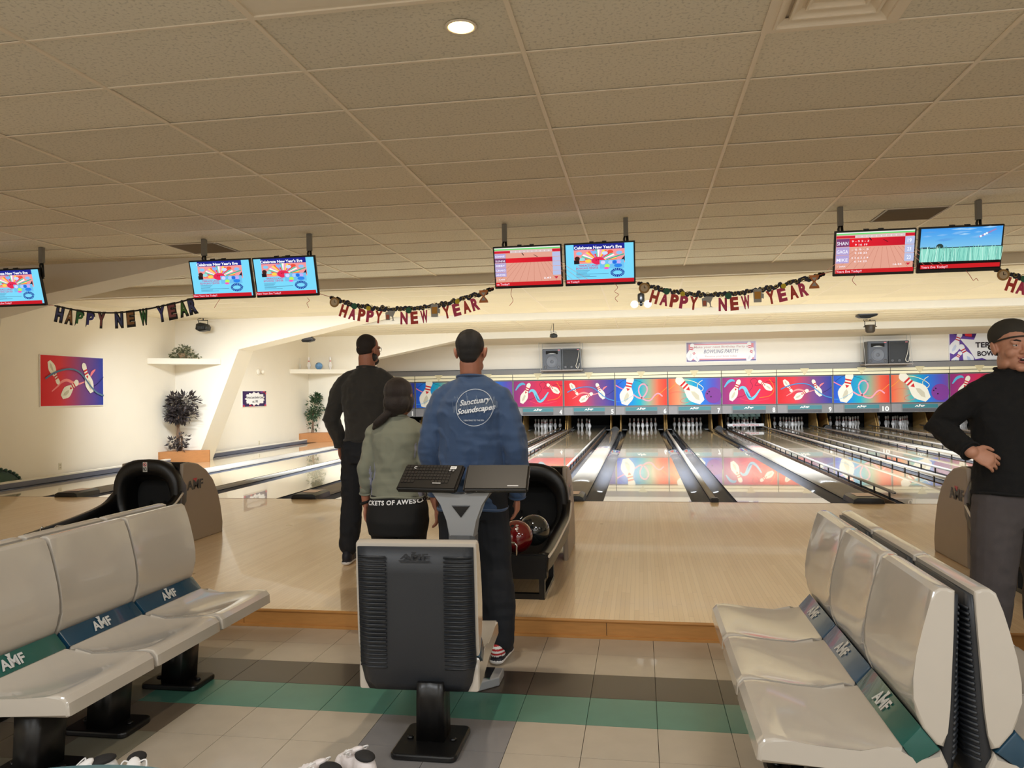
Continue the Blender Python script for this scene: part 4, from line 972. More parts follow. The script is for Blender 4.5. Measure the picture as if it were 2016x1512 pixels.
def banner(pts, label, style, span=(0, 1)):
    P = cr([proj_x(x, y, BY) for x, y in pts], 12); L = [0]
    for a, b in zip(P[:-1], P[1:]): L.append(L[-1]+(b-a).length)
    def at(u):
        s = u*L[-1]
        for i in range(len(L)-1):
            if L[i+1] >= s: k = (s-L[i])/(L[i+1]-L[i]); return P[i].lerp(P[i+1], k), (P[i+1]-P[i]).normalized()
        return P[-1], (P[-1]-P[-2]).normalized()
    t = thing('party_banner', label, 'banner', tuple(P[0]))
    TT = L[-1]
    if style == 'foil':
        bm = new_bm(); tube(bm, P, .010, 6); obj('string', bm, black_m, t)
        cols = [(70, 90, 150), (150, 100, 60), (50, 120, 70), (60, 80, 150), (150, 90, 60), (70, 130, 70), (70, 80, 150), (130, 90, 70), (50, 120, 60), (110, 60, 110), (130, 60, 70), (70, 130, 60)]
        txt = 'HAPPY NEWYEAR'; us = [.05, .125, .195, .27, .345, None, .465, .545, .635, .755, .83, .905, .97]; 
        for i, (ch, u) in enumerate(zip(txt, us)):
            if u is None: continue
            p, d = at(u); tl = -math.atan2(d.z, d.x); m_ = mat('foil_%d' % (i % 6), [(84, 92, 140), (160, 120, 84), (74, 130, 84), (86, 84, 150), (150, 96, 100), (96, 140, 80)][i % 6], .25, metal=.55, noise_amt=.45, nscale=16)
            o = obj('letter', letter_mesh(ch, p+V((0, -.01, .0)), .112, .165, tl, .10, .004), black_m, t); o2 = obj('letter_face', letter_mesh(ch, p+V((0, -.014, -.011)), .090, .140, tl, .03, .003), m_, o)
    else:
        for i, (ch, u) in enumerate(zip('HAPPYNEWYEAR', (.10, .155, .21, .262, .315, .47, .53, .59, .725, .785, .845, .90))):
            p, d = at(u); tl = -math.atan2(d.z, d.x); m_ = [mat('letter_red', (200, 62, 50), .5), mat('letter_pink', (206, 60, 106), .5)][i % 2]
            obj('letter', letter_mesh(ch, p+V((0, -.012, -.035)), .084, .128, tl, .055, .003), m_, t)
        bm = new_bm(); random.seed(11)
        n = int(TT/.022)
        for i in range(n):
            p, d = at(i/n); r = .018+random.uniform(0, .008); c = p+V((random.uniform(-.004, .004), random.uniform(-.012, .012), random.uniform(-.022, .012)))
            tube(bm, [c+V((0, -r*.5, 0)), c+V((0, r*.5, 0))], r, 7)
        obj('garland', bm, mat('garland_dark', (34, 36, 56), .5, noise_amt=.3, nscale=30), t, kind='stuff')
        bm = new_bm()
        for i in range(n//3):
            p, d = at((i+.5)/(n//3)); c = p+V((0, -.024, random.uniform(-.02, .008))); r = .016
            tube(bm, [c+V((r*math.cos(a), 0, r*math.sin(a))) for a in [k*PI/4 for k in range(9)]], .003, 4)
        obj('curled_ribbon', bm, mat('ribbon_gold', (176, 158, 74), .4), t, kind='stuff')
        for u, c in ((.16, 'g'), (.25, 'y'), (.50, 'g'), (.80, 'y')):
            p, d = at(u); bm = new_bm(); tube(bm, [p+V((0, -.02, -.02)), p+V((0, -.030, -.02))], .034 if c == 'g' else .026, 12); obj('paper_dot', bm, mat('dot_green', (44, 110, 84), .6) if c == 'g' else mat('dot_yellow', (214, 196, 50), .6), t)
        # cut-outs: clock, glass, mug, hourglass
        p, d = at(.03); c = p+V((0, -.03, -.045))
        bm = new_bm(); tube(bm, [c, c+V((0, -.008, 0))], .056, 18); ck = obj('clock_cutout', bm, mat('card_tan', (176, 140, 84), .6), t)
        bm = new_bm(); tube(bm, [c+V((0, -.009, 0)), c+V((0, -.011, 0))], .038, 16); obj('dial', bm, mat('card_pale', (206, 190, 160), .6), ck)
        bm = new_bm(); box(bm, tuple(c+V((0, -.0125, .012))), (.005, .002, .026)); box(bm, tuple(c+V((.008, -.0125, 0))), (.02, .002, .005)); ell(bm, c+V((-.035, -.004, .048)), (.016, .004, .014), seg=8); ell(bm, c+V((.035, -.004, .048)), (.016, .004, .014), seg=8); obj('hand', bm, blackm_m, ck)
        p, d = at(.385); c = p+V((.0, -.02, -.075)); card = mat('card_glass', (176, 180, 180), .5)
        bm = new_bm(); prism(bm, [(-.055, .03), (-.05, -.055), (-.005, -.055), (.0, -.01), (.02, -.02), (.03, -.055), (.012, -.062), (.055, -.062), (.038, -.055), (.035, -.015), (.062, .045), (-.01, .05)], lambda a, b, tt: V((c.x+a, c.y-tt, c.z+b)), 0, .005); obj('glass_cutout', bm, card, t)
        bm = new_bm(); prism(bm, [(-.045, .005), (-.043, -.045), (-.012, -.045), (-.01, .005)], lambda a, b, tt: V((c.x+a, c.y-tt, c.z+b)), .006, .008); obj('drink', bm, mat('card_salmon', (196, 110, 90), .6), MWOBJ(t, 'glass_cutout'))
        p, d = at(.66); c = p+V((0, -.02, -.045))
        bm = new_bm(); prism(bm, [(-.04, -.085), (.035, -.085), (.038, -.04), (.058, -.05), (.06, .0), (.038, .01), (.04, .045), (.02, .058), (0, .05), (-.03, .058), (-.045, .04)], lambda a, b, tt: V((c.x+a, c.y-tt, c.z+b)), 0, .006); mg = obj('mug_cutout', bm, card, t)
        bm = new_bm(); prism(bm, [(-.032, -.05), (.028, -.05), (.03, .025), (-.034, .025)], lambda a, b, tt: V((c.x+a, c.y-tt, c.z+b)), .007, .009); obj('drink', bm, mat('card_amber', (206, 150, 60), .6), mg)
        p, d = at(.965); c = p+V((0, -.03, -.05))
        bm = new_bm(); prism(bm, [(-.05, -.075), (.05, -.075), (.045, -.05), (.012, -.008), (.042, .035), (.05, .06), (-.05, .06), (-.042, .035), (-.012, -.008), (-.045, -.05)], lambda a, b, tt: V((c.x+a, c.y-tt, c.z+b)), 0, .006); hg = obj('hourglass_cutout', bm, mat('card_orange', (206, 130, 74), .6), t)
        bm = new_bm(); prism(bm, [(-.025, -.05), (.025, -.05), (0, -.01)], lambda a, b, tt: V((c.x+a, c.y-tt, c.z+b)), .007, .009); prism(bm, [(-.025, .035), (.025, .035), (0, 0)], lambda a, b, tt: V((c.x+a, c.y-tt, c.z+b)), .007, .009); obj('sand', bm, card, hg)
        # ball of dark foil at the end and red ribbon
        p, d = at(.995); bm = new_bm(); ell(bm, p+V((.01, -.01, .0)), (.03, .02, .024), seg=10); ell(bm, p+V((.04, -.01, .005)), (.02, .02, .02), seg=8); obj('end_bow', bm, blackm_m, t)
    return t
def MWOBJ(t, nm):
    return [c for c in COL.objects if c.parent == t and c.name.startswith(nm)][-1]
def string_curl(pts, label, r=.0025):
    bm = new_bm(); tube(bm, cr([proj_x(x, y, TVY+.06) for x, y in pts], 4), r, 5); obj('ribbon_tail', bm, mat('ribbon_red', (190, 60, 60), .5), label=label, cat='ribbon')
banner([(108, 602), (160, 612), (220, 616), (280, 610), (340, 598), (386, 586)], 'foil HAPPY NEW YEAR banner with multicoloured letters, leftmost', 'foil')
banner([(652, 585), (700, 600), (760, 607), (820, 607), (880, 596), (930, 582), (964, 570)], 'paper HAPPY NEW YEAR banner with clock and mug cut-outs, above the man in blue', 'p')
banner([(1258, 557), (1310, 570), (1370, 578), (1440, 579), (1510, 567), (1570, 553), (1614, 541)], 'paper HAPPY NEW YEAR banner with clock and mug cut-outs, right of centre', 'p')
banner([(1962, 530), (2010, 545), (2070, 552), (2140, 552), (2210, 540), (2270, 526), (2310, 514)], 'paper banner running off the right edge, only its clock and first letters showing', 'p')
string_curl([(434, 588), (428, 596), (422, 606)], 'thin red ribbon hanging under the left-centre left television')
string_curl([(605, 586), (609, 592), (604, 597), (608, 606)], 'curled red ribbon hanging under the left-centre right television')
string_curl([(1008, 567), (1006, 580), (1010, 592), (1003, 602)], 'long thin red ribbon under the television with one red score row')
string_curl([(1210, 558), (1216, 566), (1210, 574), (1218, 580), (1211, 587), (1216, 594)], 'curly red ribbon hanging right of the middle television pair')
string_curl([(1684, 541), (1678, 552), (1686, 562)], 'thin red ribbon under the three-player score television')
string_curl([(1902, 533), (1910, 543), (1916, 552), (1922, 548), (1926, 553)], 'curled red ribbon hanging under the rightmost television')
for a, b, l in (((65, 595), (108, 602), 'between the leftmost television and the foil banner'), ((386, 586), (392, 584), 'between the foil banner and the next television'), ((628, 578), (652, 585), 'left of the middle paper banner'), ((964, 570), (978, 563), 'right of the middle paper banner'), ((1246, 552), (1258, 557), 'left of the right paper banner'), ((1614, 541), (1640, 534), 'right of the right paper banner')):
    pa, pb = proj_x(*a, TVY+.1), proj_x(*b, BY); bm = new_bm(); tube(bm, [pa, pb], .003, 5); obj('banner_string', bm, MATS['ribbon_red'], label='short red string ' + l, cat='string')
#PART3
# ================================================================== WALL ITEMS, SHELVES, PLANTS
def wallart(label, name, x, y0, y1, z0, z1, draw):
    t = thing(name, label, 'sign' if 'sign' in name else 'picture', (x, (y0+y1)/2, z0))
    bm = new_bm(); box2(bm, (x+.001, y0-.012, z0-.012), (x+.018, y1+.012, z1+.012)); bd = obj('board', bm, mat('board_white', (240, 238, 234), .5), t)
    A = Art(lambda u, v, l: V((x+.019+l, y0+u, z0+v))); draw(A, y1-y0, z1-z0); A.build('printed_picture', bd); return t
wallart('wall picture of tumbling bowling pins on red and navy, left wall', 'wall_picture', WX, 1.73, 3.23, 1.235, 2.08, lambda A, W, H: art_design(A, 0, W, H, 0, 0, False))
def star_sign(A, W, H, l1, l2):
    A.rect(0, 0, W, H, (60, 40, 90)); random.seed(5)
    for i in range(14):
        x, y = random.choice((random.uniform(0, .12), random.uniform(.88, 1), random.uniform(0, 1)))*W, random.choice((random.uniform(0, .15), random.uniform(.85, 1)))*H
        A.poly([(min(max(x+dx*W, 0), W), min(max(y+dy*H, 0), H)) for dx, dy in ((-.05, -.04), (.04, -.06), (.05, .05), (-.03, .07))], random.choice(((190, 30, 60), (120, 60, 150), (200, 60, 80), (40, 30, 70))))
    n = 26; A.poly([(W/2+W*(.44 if i % 2 else .36)*math.cos(2*PI*i/n)*1.0, H/2+H*(.47 if i % 2 else .36)*math.sin(2*PI*i/n)) for i in range(n)], (244, 244, 246)); A.rect(.14*W, .2*H, .86*W, .8*H, (244, 244, 246))
    A.text(l1, W/2, .52*H, .16*H, (30, 24, 44), .02, width=.74*W, center=True); A.text(l2, W/2, .25*H, .16*H, (30, 24, 44), .02, width=.24*W, center=True)
wallart('small sign reading est. 1995 on the left wall beyond the leaning column', 'wall_sign', WX, 8.28, 9.49, 1.10, 1.485, lambda A, W, H: star_sign(A, W, H, 'Terrace Lanes Bowling Center', 'est. 1995'))
def end_sign(x0, x1, z0, z1, label, draw):
    y = 16.855; t = thing('wall_sign', label, 'sign', ((x0+x1)/2, y, z0))
    bm = new_bm(); box2(bm, (x0-.03, y-.02, z0-.03), (x1+.03, y, z1+.03)); bd = obj('board', bm, MATS['board_white'], t)
    A = Art(lambda u, v, l: V((x0+u, y-.021-l, z0+v))); A.eps = .0012; draw(A, x1-x0, z1-z0); A.build('printed_picture', bd)
def s_party(A, W, H):
    A.grad(0, 0, W, H, [(0, (150, 140, 170)), (.3, (216, 206, 228)), (1, (196, 190, 226))]); A.rect(.03*W, .08*H, .97*W, .9*H, (230, 150, 160)); A.rect(.0*W, 0, W, .07*H, (120, 110, 160))
    A.poly([(.1*W, .14*H), (.86*W, .12*H), (.9*W, .5*H), (.9*W, .86*H), (.1*W, .86*H), (.07*W, .5*H)], (248, 250, 252))
    A.text('Make your next Birthday Party a', .5*W, .70*H, .11*H, (214, 186, 190), .02, width=.78*W, center=True)
    A.text('BOWLING PARTY!', .5*W, .42*H, .2*H, (150, 150, 176), .01, .3, width=.50*W, center=True)
    A.text('Reserve your lanes today', .5*W, .22*H, .09*H, (216, 196, 200), .02, width=.46*W, center=True)
    for b, tp in (((.04, .05), (.09, .95)), ((.17, .02), (.08, .6)), ((.95, .15), (.90, .98)), ((.88, -.02), (.96, .68))): A.pin((b[0]*W, b[1]*H), (tp[0]*W, tp[1]*H), (246, 248, 250), (206, 60, 90), (226, 230, 236), False, 1.4)
end_sign(1.47, 3.68, 2.30, 2.93, 'pale wide sign reading BOWLING PARTY above the pin decks', s_party)
def s_terr(A, W, H):
    A.grad(0, 0, W, H, [(0, (110, 80, 170)), (.5, (96, 70, 160)), (1, (140, 100, 200))])
    A.poly([(.0, H), (.35*W, H), (.30*W, .8*H), (.05*W, .92*H)], (70, 40, 110)); A.poly([(.16*W, .95*H), (.24*W, .93*H), (.235*W, .85*H), (.17*W, .87*H)], (226, 60, 70))
    A.poly([(.11*W, .80*H), (.26*W, .76*H), (.29*W, .96*H), (.52*W, .92*H), (.9*W, .9*H), (.97*W, .5*H), (.9*W, .2*H), (.60*W, .22*H), (.45*W, .08*H), (.34*W, .22*H), (.27*W, .18*H), (.2*W, .5*H)], (242, 242, 244))
    A.pin((.02*W, .36*H), (.12*W, .99*H), (244, 246, 252), (200, 50, 60), (210, 220, 244), False, 1.3); A.pin((.235*W, .01*H), (.11*W, .63*H), (244, 246, 252), (200, 50, 60), (200, 214, 244), False, 1.3); A.pin((.02*W, -.0*H), (.12*W, .42*H), (244, 246, 252), (220, 40, 50), (180, 210, 250), False, 1.4)
    A.text('TERRACE LANES', .27*W, .53*H, .155*H, (44, 34, 44), .03, width=.66*W); A.text('BOWLING CENTER', .29*W, .28*H, .14*H, (44, 34, 44), .03, width=.64*W)
end_sign(9.56, 12.3, 2.0, 3.06, 'purple sign with bowling pins partly hidden behind the man in the cap', s_terr)
def outlet(x, y, z, label):
    t = thing('power_outlet', label, 'outlet', (x, y, z)); bm = new_bm(); box2(bm, (x, y-.036, z-.058), (x+.006, y+.036, z+.058)); bmesh.ops.bevel(bm, geom=bm.edges[:], offset=.002, segments=1, affect='EDGES'); obj('cover_plate', bm, mat('ivory', (222, 214, 190), .4), t)
    for dz in (-.022, .022): bm = new_bm(); box2(bm, (x+.006, y-.016, z+dz-.014), (x+.008, y+.016, z+dz+.014)); obj('socket', bm, mat('ivory_dark', (190, 180, 154), .4), t)
outlet(WX, 2.17, .214, 'ivory power outlet low on the wall under the picture'); outlet(WX, 9.13, .16, 'small ivory power outlet low on the wall beyond the column')
t = thing('emergency_light', 'small white round fitting on the left wall above the small sign', 'light', (WX, 9.17, 1.985))
bm = new_bm(); lathe(bm, [(.08, 0), (.085, .02), (.07, .045), (.001, .055)], (WX, 9.10, 1.985), 16, R=Matrix.Rotation(PI/2, 3, 'Y')); obj('housing', bm, white_p, t, auto=.8)
bm = new_bm(); ell(bm, (WX+.06, 9.25, 1.985), (.045, .05, .05)); obj('round_head', bm, white_p, t)
def tri_shelf(label, cy, dx, dy, z0, z1):
    t = obj('corner_shelf', tri_bm(cy, dx, dy, z0, z1), white_p, label=label, cat='shelf'); return t
def tri_bm(cy, dx, dy, z0, z1):
    bm = new_bm(); prism(bm, [(WX+.002, cy-.002), (WX+dx, cy-.002), (WX+dx, cy-.03), (WX+.03, cy-dy), (WX+.002, cy-dy)], lambda a, b, tt: V((a, b, tt)), z0, z1, bevel=.004); return bm
tri_shelf('white triangular corner shelf holding a leafy plant, left wall', 5.5, 1.05, .95, 2.03, 2.145)
tri_shelf('white triangular corner shelf with two pins and a blue ball', 12.2, 1.35, 1.25, 1.985, 2.105)
woodp = mat('planter_wood', (176, 118, 66), .5, noise_amt=.15, nscale=4, stretch=(3, 3, 14))
leaf_g = mat('leaf_green', (52, 76, 48), .5, noise_amt=.35, nscale=30); leaf_p = mat('leaf_purple_green', (58, 50, 50), .5, noise_amt=.5, nscale=22); leaf_s = mat('leaf_sage', (108, 112, 84), .6, noise_amt=.4, nscale=30)
bark = mat('bark', (120, 94, 74), .8, noise_amt=.3, nscale=40)
def leaf(bm, p, d, n, L, W):
    d = d.normalized(); s = d.cross(n).normalized(); m = p+d*L*.5
    v = [bm.verts.new(q) for q in (p, m+s*W-n*W*.3, p+d*L, m-s*W-n*W*.3, m+n*W*.15)]
    bm.faces.new((v[0], v[1], v[4])); bm.faces.new((v[1], v[2], v[4])); bm.faces.new((v[2], v[3], v[4])); bm.faces.new((v[3], v[0], v[4]))
def foliage(clusters, n, L, W, seed, drop=.2):
    random.seed(seed); bm = new_bm()
    for i in range(n):
        c, r = random.choice(clusters); d = V((random.gauss(0, 1), random.gauss(0, 1), random.gauss(0, 1))).normalized()
        p = V(c)+V((d.x*r[0], d.y*r[1], d.z*r[2]))*random.uniform(.35, 1)
        p.x = max(p.x, WX+.13); dd = (d+V((0, 0, -drop))+V((random.uniform(-.6, .6), random.uniform(-.6, .6), random.uniform(-.6, .6)))); leaf(bm, p, dd, V((random.uniform(-1, 1), random.uniform(-1, 1), 1)).normalized(), L*random.uniform(.7, 1.2), W)
    return bm
def planter(t, cy, dx, dy, z):
    obj('planter_box', tri_bm(cy, dx, dy, .0, z), woodp, t)
t = thing('artificial_tree', 'dark purple-leaved artificial tree in a wooden corner planter below the shelf', 'plant', (-9.5, 5.2, 0))
planter(t, 5.5, .78, .62, .245)
bm = new_bm()
for dx, tx, ty in ((0, .04, 0), (.03, -.14, .03), (-.02, .20, -.04)): tube(bm, cr([(-9.50+dx, 5.22, .1), (-9.49+dx*2, 5.21, .5), (-9.52+dx+tx*.3, 5.2, .8), (-9.48+tx, 5.18+ty, 1.2)], 4), [.022]*9+[.016]*3+[.012], 7)
for sx, z in ((.14, .5), (-.18, .45), (.1, .38)): tube(bm, [(-9.49, 5.21, z-.1), (-9.49+sx, 5.19, z)], .006, 5)
obj('trunk', bm, bark, t)
obj('foliage', foliage([((-9.36, 5.2, 1.25), (.32, .22, .22)), ((-9.62, 5.2, 1.18), (.22, .2, .26)), ((-9.45, 5.15, 1.0), (.36, .24, .14)), ((-9.48, 5.15, .95), (.2, .2, .1))], 900, .11, .025, 1), leaf_p, t, kind='stuff')
obj('foliage', foliage([((-9.36, 5.12, .48), (.12, .1, .14)), ((-9.60, 5.12, .42), (.13, .1, .1)), ((-9.40, 5.12, .36), (.1, .1, .08))], 120, .10, .022, 2), leaf_p, t, kind='stuff')
t = thing('artificial_tree', 'green artificial tree in a wooden corner planter, left of the man in dark grey', 'plant', (-9.45, 11.95, 0))
planter(t, 12.2, .95, .7, .27)
bm = new_bm(); tube(bm, cr([(-9.50, 11.9, .1), (-9.48, 11.88, .5), (-9.47, 11.86, .9)], 4), .02, 7); tube(bm, [(-9.56, 11.9, .1), (-9.49, 11.86, .6)], .014, 6); obj('trunk', bm, bark, t)
obj('foliage', foliage([((-9.40, 11.85, 1.05), (.24, .25, .32)), ((-9.46, 11.85, .85), (.22, .2, .2)), ((-9.36, 11.85, 1.3), (.14, .15, .12))], 520, .10, .026, 3), leaf_g, t, kind='stuff')
obj('foliage', foliage([((-9.60, 11.85, .48), (.06, .06, .05)), ((-9.36, 11.85, .42), (.1, .08, .06))], 30, .09, .024, 4), leaf_g, t, kind='stuff')
t = thing('shelf_plant', 'bushy sage green plant in a small pot on the left corner shelf', 'plant', (-9.38, 5.2, 2.145))
bm = new_bm(); lathe(bm, [(.07, 0), (.10, .10), (.095, .11), (.0, .10)], (-9.38, 5.2, 2.146), 14); obj('pot', bm, mat('wicker', (150, 124, 94), .7, noise_amt=.3, nscale=80), t)
obj('foliage', foliage([((-9.38, 5.2, 2.30), (.20, .18, .10)), ((-9.38, 5.2, 2.37), (.13, .13, .08)), ((-9.22, 5.18, 2.20), (.26, .1, .05)), ((-9.50, 5.15, 2.22), (.14, .1, .06))], 420, .06, .018, 5), leaf_s, t, kind='stuff')
t = thing('dry_branch', 'thin bare branch with a few leaves rising behind the leaning column', 'branch', (-9.55, 6.6, 0))
bm = new_bm(); tube(bm, cr([(-9.60, 6.6, 0.02), (-9.50, 6.6, .25), (-9.50, 6.6, .45), (-9.44, 6.6, .62), (-9.40, 6.6, .95)], 4), [.022]*8+[.014]*6+[.006]*3, 6); obj('stem', bm, mat('bark_dark', (66, 46, 38), .8), t)
obj('leaves', foliage([((-9.38, 6.6, .95), (.06, .06, .08)), ((-9.44, 6.6, .62), (.09, .05, .05))], 26, .10, .026, 6), leaf_g, t, kind='stuff')
add_pin('white bowling pin at the left on the far corner shelf', (-9.60, 11.90, 2.106), 'pins on the corner shelf'); add_pin('white bowling pin at the right on the far corner shelf', (-8.99, 12.02, 2.106), 'pins on the corner shelf')
ball('bowling_ball', 'marbled blue bowling ball on the far corner shelf', (-9.30, 11.92, 2.214), mat('ball_marbled_blue', (96, 150, 205), .15, noise_amt=.6, nscale=14, coat=.8))
t = thing('trophy_bottle', 'thin pale bottle shape at the left end of the far corner shelf', 'bottle', (-9.69, 11.5, 2.106)); bm = new_bm(); lathe(bm, [(.03, 0), (.03, .12), (.012, .18), (.008, .30), (.01, .33), (0.001, .33)], (-9.69, 11.5, 2.106), 12); obj('glass_body', bm, mat('pale_glass', (206, 202, 190), .2), t)
# green scalloped prop behind the curb
t = thing('dinosaur_prop', 'dark green plush prop with scalloped ridge at the left edge by the wall', 'toy', (-9.66, .8, 0))
bm = new_bm(); ell(bm, (-9.69, .62, .02), (.052, .62, .27), seg=24); ell(bm, (-9.69, .15, .08), (.05, .35, .16)); obj('body', bm, mat('plush_green', (24, 66, 46), .9, noise_amt=.3, nscale=30, bump=.4, bscale=300, sheen=.4), t)
bm = new_bm()
for i in range(20):
    a = PI*(.02+.96*i/19); c = V((-9.69, .62+.64*math.cos(a), .02+.285*math.sin(a))); d = V((0, math.cos(a), math.sin(a)*.5)).normalized(); x, y = frame_for(d)
    lathe(bm, [(.034, -.02), (.030, .01), (.018, .03), (.001, .036)], c, 8, R=Matrix((x, y, d)).transposed())
obj('ridge', bm, MATS['plush_green'], t, kind='stuff')
# ================================================================== SPEAKERS
def speaker(x0, x1, z0, z1, kind, label, face):
    y = 16.22; t = thing('loudspeaker', label, 'speaker', ((x0+x1)/2, y, z0))
    bm = new_bm(); box2(bm, (x0, y, z0), (x1, y+.42, z1)); bmesh.ops.bevel(bm, geom=bm.edges[:], offset=.012, segments=2, affect='EDGES'); obj('cabinet', bm, black_m, t)
    w_ = x1-x0; h = z1-z0; xc = (x0+x1)/2
    bm = new_bm(); box2(bm, (x0+.03, y-.008, z0+.02), (x1-.03, y, z1-.03)); obj('front_baffle', bm, face, t)
    Ry = Matrix.Rotation(PI/2, 3, 'X')
    if kind == 'horn':
        bm = new_bm(); prism(bm, [(xc-.20, z1-.07), (xc+.20, z1-.07), (xc+.20, z1-.18), (xc-.20, z1-.18)], lambda a, b, tt: V((a, tt, b)), y-.012, y-.008); obj('horn', bm, blackm_m, t)
        bm = new_bm(); prism(bm, [(xc-.15, z1-.175), (xc-.05, z1-.15), (xc+.05, z1-.15), (xc+.15, z1-.175)], lambda a, b, tt: V((a, tt, b)), y-.02, y-.012); obj('horn_lip', bm, letter_m, t)
        bm = new_bm(); lathe(bm, [(.20, 0), (.20, .010), (.17, .012), (.15, .002), (.06, -.004), (.055, .012), (.001, .018)], (xc, y-.009, z0+.27), 28, R=Ry); obj('woofer', bm, mat('cone_grey', (110, 114, 122), .5), t, auto=.9)
        ports = (-.22, .22)
    else: ports = (-.2, 0, .2)
    for p in ports:
        bm = new_bm(); lathe(bm, [(.045, .0), (.052, .006), (.040, .006), (.038, -.002), (.001, -.002)], (xc+p, y-.009, z0+.085), 16, R=Ry); obj('port', bm, mat('port_ring', (70, 70, 72), .4), t)
    bm = new_bm(); box2(bm, (x1-.12, y-.012, z1-.06), (x1-.05, y-.008, z1-.035)); obj('badge', bm, mat('badge_pink', (226, 120, 130), .4), t)
gb = mat('baffle_grey', (86, 90, 98), .5); db = mat('baffle_dark', (44, 46, 48), .6)
speaker(-3.27, -2.63, 2.10, 2.80, 'horn', 'grey horn loudspeaker of the pair above lanes four and five', gb); speaker(-2.61, -1.99, 2.10, 2.80, 'plain', 'black ported loudspeaker of the pair above lanes four and five', db)
speaker(6.95, 7.56, 2.10, 2.80, 'horn', 'grey horn loudspeaker of the pair above lane ten', gb); speaker(7.58, 8.18, 2.10, 2.80, 'plain', 'black ported loudspeaker of the pair above lane ten', db)
for xa, xb, l in ((-3.34, -1.93, 'middle'), (6.85, 8.26, 'right')):
    t = thing('speaker_shelf', 'thin hanging shelf with wires under the %s pair of loudspeakers' % l, 'shelf', ((xa+xb)/2, 16.3, 2.06))
    bm = new_bm(); box2(bm, (xa, 16.12, 2.06), (xb, 16.68, 2.095)); obj('board', bm, mat('shelf_grey', (150, 140, 132), .5), t)
    for x in (xa+.02, xb-.02):
        for y in (16.14, 16.66): bm = new_bm(); tube(bm, [(x, y, 2.03), (x+(.0 if y > 16.3 else -.06), y, 3.0)], .007, 5); obj('wire', bm, letter_m, t)
    bm = new_bm(); tube(bm, cr([(xb-.10, 16.17, 2.75), (xb-.16, 16.15, 2.4), (xb-.22, 16.15, 2.2), (xb-.14, 16.15, 2.14), (xb-.10, 16.16, 2.3)], 5), .009, 5); obj('cable', bm, white_p, t)
# ================================================================== EFFECT LIGHTS
def fx_light(label, p, kind, zc, s=1., rz=0):
    t = thing('effect_light', label, 'stage light', p); x, y, z = p; Rz = Matrix.Rotation(rz, 3, 'Z')
    def add(nm, bm, m, **k):
        bm.transform(Matrix.Translation(V(p)) @ Rz.to_4x4() @ Matrix.Scale(s, 4)); return obj(nm, bm, m, t, **k)
    if kind == 'box':
        bm = new_bm(); prism(bm, [(-.14, -.05), (-.12, .07), (-.02, .10), (.10, .06), (.14, .0), (.12, -.08), (-.05, -.10)], lambda a, b, tt: V((a, tt, b)), -.1, .1, bevel=.015); add('housing', bm, black_m, auto=.6)
        bm = new_bm()
        for i in range(4): box2(bm, (-.08+i*.045, -.104, -.05), (-.05+i*.045, -.1, .02))
        add('lens_row', bm, mat('lens_dark', (60, 64, 70), .1), kind='stuff')
    elif kind == 'wedge':
        bm = new_bm(); prism(bm, [(-.20, .0), (-.15, .10), (.10, .10), (.20, .02), (.17, -.04), (.02, -.08), (-.14, -.07), (-.21, -.04)], lambda a, b, tt: V((a, tt, b)), -.12, .12, bevel=.03); add('housing', bm, mat('fixture_grey', (58, 58, 62), .4), auto=.7)
        bm = new_bm(); prism(bm, [(-.20, -.025), (.19, -.01), (.02, -.09), (-.15, -.08)], lambda a, b, tt: V((a, tt, b)), -.135, -.11, bevel=.01); add('lens', bm, blackm_m)
    else:
        bm = new_bm(); lathe(bm, [(.001, -.12), (.07, -.115), (.10, -.08), (.11, .05), (.105, .06), (.001, .06)], (0, 0, 0), 18); add('housing', bm, mat('fixture_brown', (62, 54, 46), .4), auto=.9)
        bm = new_bm(); tube(bm, [(-.14, 0, .02), (.14, 0, .02)], .012, 6); add('pivot', bm, black_m)
    h = (zc-z)/s
    bm = new_bm(); tube(bm, [(-.11, 0, .03), (-.11, 0, .15), (.11, 0, .15), (.11, 0, .03)], .010, 6); add('yoke', bm, black_m)
    bm = new_bm(); tube(bm, [(0, 0, .15), (0, 0, h)], .012, 6); add('clamp', bm, black_m)
    bm = new_bm(); tube(bm, cr([(-.1, 0, .1), (-.13, 0, .18), (-.05, 0, h)], 4), .006, 5); add('cable', bm, black_m)
fx_light('black multi-lens effect light hanging above the leafy shelf plant', (-8.919, 5.2, 2.79), 'box', 2.972, .92)
fx_light('black wedge-shaped effect light hanging above the far corner shelf', (-8.4, 9.2, 2.78), 'wedge', 3.085, .8)
fx_light('small black square effect light above the middle loudspeakers', (-2.2, 10.0, 2.78), 'box', 3.085, .62, .5)
fx_light('dark grey wedge-shaped effect light nearest the right televisions', tuple(proj_x(1707, 619, 10.0)), 'wedge', 3.085, 1.15)
fx_light('dark pot-shaped effect light above the right loudspeakers', (5.747, 11.5, 2.88), 'pot', 3.085, 1.15)
t = thing('twin_head_lamp', 'black hanging lamp with two round white heads behind the right banner clock', 'light', (-.025, 3.0, 2.8))
bm = new_bm(); lathe(bm, [(.045, -.07), (.055, -.05), (.055, .05), (.04, .07)], (-.025, 3.0, 2.83), 14); box2(bm, (-.045, 2.98, 2.70), (-.005, 3.02, 2.76)); obj('housing', bm, black_m, t, auto=.8)
for s in (-1, 1): bm = new_bm(); lathe(bm, [(.002, -.03), (.055, -.02), (.06, .02), (.05, .03), (.001, .02)], (-.025+s*.105, 3.0, 2.725), 16, R=Matrix.Rotation(PI/2, 3, 'X')); obj('round_head', bm, white_p, t, auto=.9)
bm = new_bm(); tube(bm, [(-.025, 3.0, 2.9), (-.025, 3.0, 2.973)], .01, 6); tube(bm, [(-.13, 3.0, 2.73), (.08, 3.0, 2.73)], .008, 6); obj('stem', bm, black_m, t)

